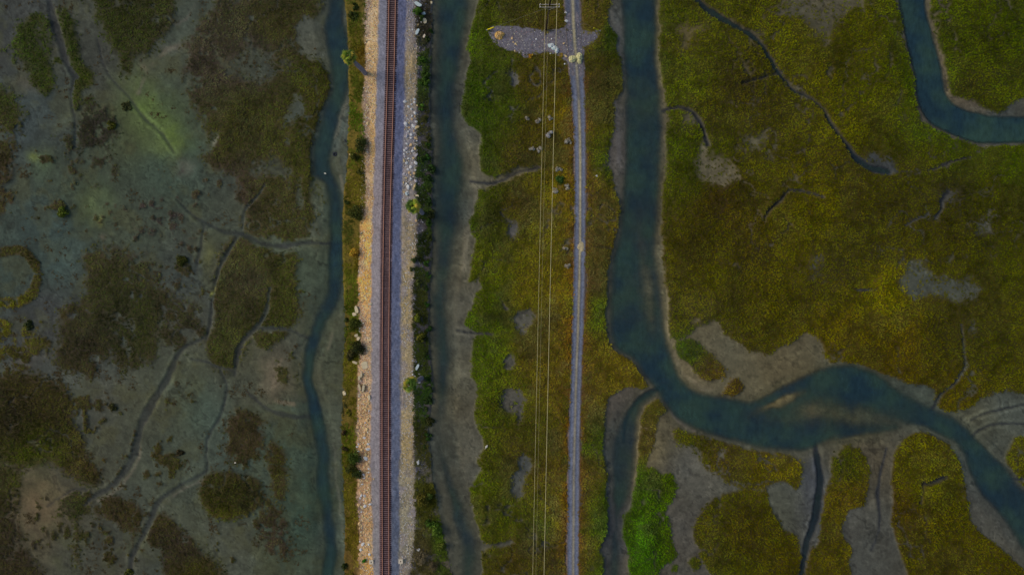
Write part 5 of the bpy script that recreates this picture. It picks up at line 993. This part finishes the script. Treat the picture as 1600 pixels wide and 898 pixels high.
# cast concrete bases at the bottom of the track
for (x, y, lab) in ((580, 877.5, 'square concrete base with dark socket left of the track'), (626, 876.5, 'square concrete base with dark socket right of the track')):
    z = top_z(x, y); o = empty('concrete_base', G(x, y, z + .4)[:2] + (z - .1,), lab, 'concrete base', 'concrete bases beside the track', R(2))
    bm = bmesh.new(); sz_ = .50; hz = .55; hi = .13
    ro = [bm.verts.new((a * sz_, b * sz_, 0)) for a, b in ((-1, -1), (1, -1), (1, 1), (-1, 1))]; rt = [bm.verts.new((a * sz_, b * sz_, hz)) for a, b in ((-1, -1), (1, -1), (1, 1), (-1, 1))]
    ri = [bm.verts.new((a * hi, b * hi, hz)) for a, b in ((-1, -1), (1, -1), (1, 1), (-1, 1))]; rb = [bm.verts.new((a * hi, b * hi, hz - .35)) for a, b in ((-1, -1), (1, -1), (1, 1), (-1, 1))]
    for k in range(4):
        j = (k + 1) % 4; bm.faces.new((ro[k], ro[j], rt[j], rt[k])); bm.faces.new((rt[k], rt[j], ri[j], ri[k])); bm.faces.new((ri[k], ri[j], rb[j], rb[k]))
    bm.faces.new(rb); link('block', bm_mesh('block', bm, M_CONC), o)
    bm = bmesh.new(); tube(bm, [(0, 0, hz - .36), (0, 0, hz + .03)], [.12, .12], 8); link('socket', bm_mesh('socket', bm, M_HOLE), o)
# heaps on the turnout
def heap(px, py, lobes, hgt, m, name, label, cat, seed, stones=None):
    z = .40; o = empty(name, G(px, py, z)[:2] + (z,), label, cat)
    n = 40; xs = np.linspace(-2.6, 2.6, n); X, Y = np.meshgrid(xs, xs); Z = np.full(X.shape, -.12)
    for lx, ly, rx, ry in lobes:
        q = ((X - lx) / rx) ** 2 + ((Y - ly) / ry) ** 2 + 1.3 * (fbm(X * 30 + px, Y * 30 + py, 20, seed, 4, .65) - .5)
        Z = np.maximum(Z, hgt * np.clip(1 - q, -.3, 1) ** 1 - .02)
    Z = Z + .85 * hgt * (fbm(X * 40 + seed * 50, Y * 40, 16, seed + 5, 4, .7) - .5) * (Z > 0)
    k = Z > -.05; cm_ = k[:-1, :-1] | k[1:, :-1] | k[1:, 1:] | k[:-1, 1:]
    vv, qq = compact(np.stack([X, Y, Z], -1).reshape(-1, 3), grid_quads(n, n, cm_)[:, ::-1])
    link('mound', mesh_np('mound', vv, qq, m, None, False), o)
    if stones:
        r = random.Random(seed)
        for q in range(stones[0]):
            lx, ly, rx, ry = r.choice(lobes); a = r.uniform(0, 6.28); t = r.uniform(0, .85); x = lx + rx * t * math.cos(a); y = ly + ry * t * math.sin(a)
            link('stone', r.choice(RK[stones[1]]), o, (x, y, hgt * (1 - t * t) * .9), (r.uniform(-.5, .5), r.uniform(-.5, .5), a), [r.uniform(.16, .46)] * 3)
    return o
heap(780.5, 55, [(0, 0, 1.1, 1.1), (.35, .2, .8, .7), (-.3, -.2, .8, .8)], .8, flat_mat('orange_sand', (202, 156, 90), .9, .3, 3.0), 'rubble_heap', 'orange tan rubble heap at the left end of the gravel turnout', 'rubble heap', 5, (44, 'tan'))
heap(866, 75, [(-.75, .55, .75, .6), (0, 0, .8, .55), (.6, -.6, .45, .7)], .55, flat_mat('white_spoil', (168, 186, 192), .9, .2, 4.0), 'rubble_heap', 'bluish white rubble heap under the bright wire', 'rubble heap', 6, (46, 'pale'))
heap(900, 92, [(-.85, -.1, 1.0, .85), (.75, .1, .75, 1.45)], .9, flat_mat('pale_sand', (166, 158, 116), .95, .3, 3.0), 'sand_heap', 'pale sand heap of two lobes on the road junction', 'sand heap', 7, (26, 'sand'))
heap(907.5, 385, [(0, 0, .85, 1.6)], .14, flat_mat('road_sand', (136, 126, 98), .95, .15, 3.0), 'sand_patch', 'flat pale sand patch spilled on the road', 'sand patch', 8)
for (x, y, s, kd, lab) in [(800, 60, 4, 'tan', 'yellowish stone nearest the orange heap on the turnout'), (802, 66, 3, 'tan', 'small yellowish stone on the turnout below the nearest one'), (806, 69, 3.4, 'white', 'pale stone in the row right of the orange heap'), (804.5, 80, 3, 'white', 'lowest pale stone in the row right of the orange heap'), (884, 88, 4, 'white', 'white boulder left of the sand heap'), (882, 100, 3, 'pale', 'small pale boulder below the white boulder by the sand heap'), (860, 84, 3.4, 'pale', 'pale stone under the bluish white heap'), (862, 61, 2.6, 'pale', 'pale stone above the bluish white heap'), (838, 61, 2.8, 'pale', 'lone pale stone in the middle of the turnout'), (884, 20, 4, 'pale', 'upper pale stone on the road shoulder near the top edge'), (885, 33, 4.5, 'pale', 'lower pale stone on the road shoulder near the top edge'), (881, 68, 3, 'tan', 'reddish stone beside the bluish white heap'), (932, 275, 4, 'pale', 'pale stone in the weeds right of the road')]:
    rock(x, y, s, kd, lab)

# ------------------------------------------------------------------ tyres and birds
M_TYRE = flat_mat('old_rubber', (36, 38, 46), .8, .15, 4.0); M_BIRD = flat_mat('white_feathers', (225, 220, 205), .7, .04, 5.0); M_BEAK = flat_mat('yellow_beak', (190, 150, 40), .5, .05, 5.0); M_LEGS = flat_mat('dark_bird_leg', (40, 38, 34), .6, .05, 5.0)
def tyre(px, py, ro, label, tilt):
    z = top_z(px, py); o = empty('tyre', G(px, py, z)[:2] + (z + .02,), label, 'tyre', 'old tyres stranded on the mud'); o.rotation_euler = (tilt, .1, .3)
    bm = bmesh.new(); ns, nt = 28, 10; rr2 = []
    for k in range(ns):
        a = 2 * math.pi * k / ns; row = []
        for q in range(nt):
            b = 2 * math.pi * q / nt; rad = ro - .14 + .14 * math.cos(b); row.append(bm.verts.new((rad * math.cos(a), rad * math.sin(a), .12 + .13 * math.sin(b))))
        rr2.append(row)
    for k in range(ns):
        for q in range(nt): bm.faces.new((rr2[k][q], rr2[(k + 1) % ns][q], rr2[(k + 1) % ns][(q + 1) % nt], rr2[k][(q + 1) % nt]))
    link('casing', bm_mesh('casing', bm, M_TYRE, True), o)
    bm = bmesh.new(); 
    for k in range(24):
        a = 2 * math.pi * k / 24; box(bm, (.03, .07, .2), (ro * math.cos(a), ro * math.sin(a), .12), (0, 0, a))
    link('tread', bm_mesh('tread', bm, M_TYRE), o)
tyre(523.5, 241, .50, 'old dark tyre lying alone on the mud bar of the left channel', .12)
tyre(541.5, 219.5, .46, 'old tyre at the weed edge near the big dark shrub', -.1)
tyre(537.5, 62, .45, 'old tyre on the mud near the top of the left channel', .1)
def bird(px, py, L, rz, label, neck=.35):
    z = max(top_z(px, py), LVL) ; o = empty('bird', G(px, py, z)[:2] + (z,), label, 'bird', None, R(rz)); leg = .22 * L
    bm = bmesh.new(); zz = leg
    tube(bm, [(-.5 * L, 0, zz + .04 * L), (-.38 * L, 0, zz + .10 * L), (-.15 * L, 0, zz + .15 * L), (.08 * L, 0, zz + .17 * L), (.2 * L, 0, zz + .2 * L), (.28 * L, 0, zz + .3 * L), (.24 * L, 0, zz + .42 * L), (.3 * L, 0, zz + .52 * L), (.38 * L, 0, zz + .53 * L), (.43 * L, 0, zz + .52 * L)],
         [.03 * L, .10 * L, .165 * L, .15 * L, .09 * L, .05 * L, .042 * L, .05 * L, .048 * L, .02 * L], 12)
    link('body', bm_mesh('body', bm, M_BIRD, True), o)
    for s in (-1, 1):
        bm = bmesh.new(); tube(bm, [(.1 * L, s * .13 * L, zz + .2 * L), (-.15 * L, s * .17 * L, zz + .2 * L), (-.55 * L, s * .05 * L, zz + .08 * L)], [.05 * L, .09 * L, .015 * L], 8); link('wing', bm_mesh('wing', bm, M_BIRD, True), o)
        bm = bmesh.new(); tube(bm, [(-.02 * L, s * .06 * L, zz + .05 * L), (-.05 * L, s * .06 * L, zz * .5), (0, s * .06 * L, 0)], [.018 * L, .014 * L, .014 * L], 6); link('leg', bm_mesh('leg', bm, M_LEGS), o)
    bm = bmesh.new(); tube(bm, [(.42 * L, 0, zz + .52 * L), (.58 * L, 0, zz + .5 * L)], [.018 * L, .004 * L], 6); link('beak', bm_mesh('beak', bm, M_BEAK), o)
bird(759.7, 697.5, 1.05, 235, 'white bird standing at the mud edge of the marsh strip'); bird(368.5, 722, .62, 10, 'small white bird on the mud above the round hummock'); bird(509, 271.5, .7, 340, 'small pale bird in the left channel beside the meadow')
print('done', len(bpy.data.objects))
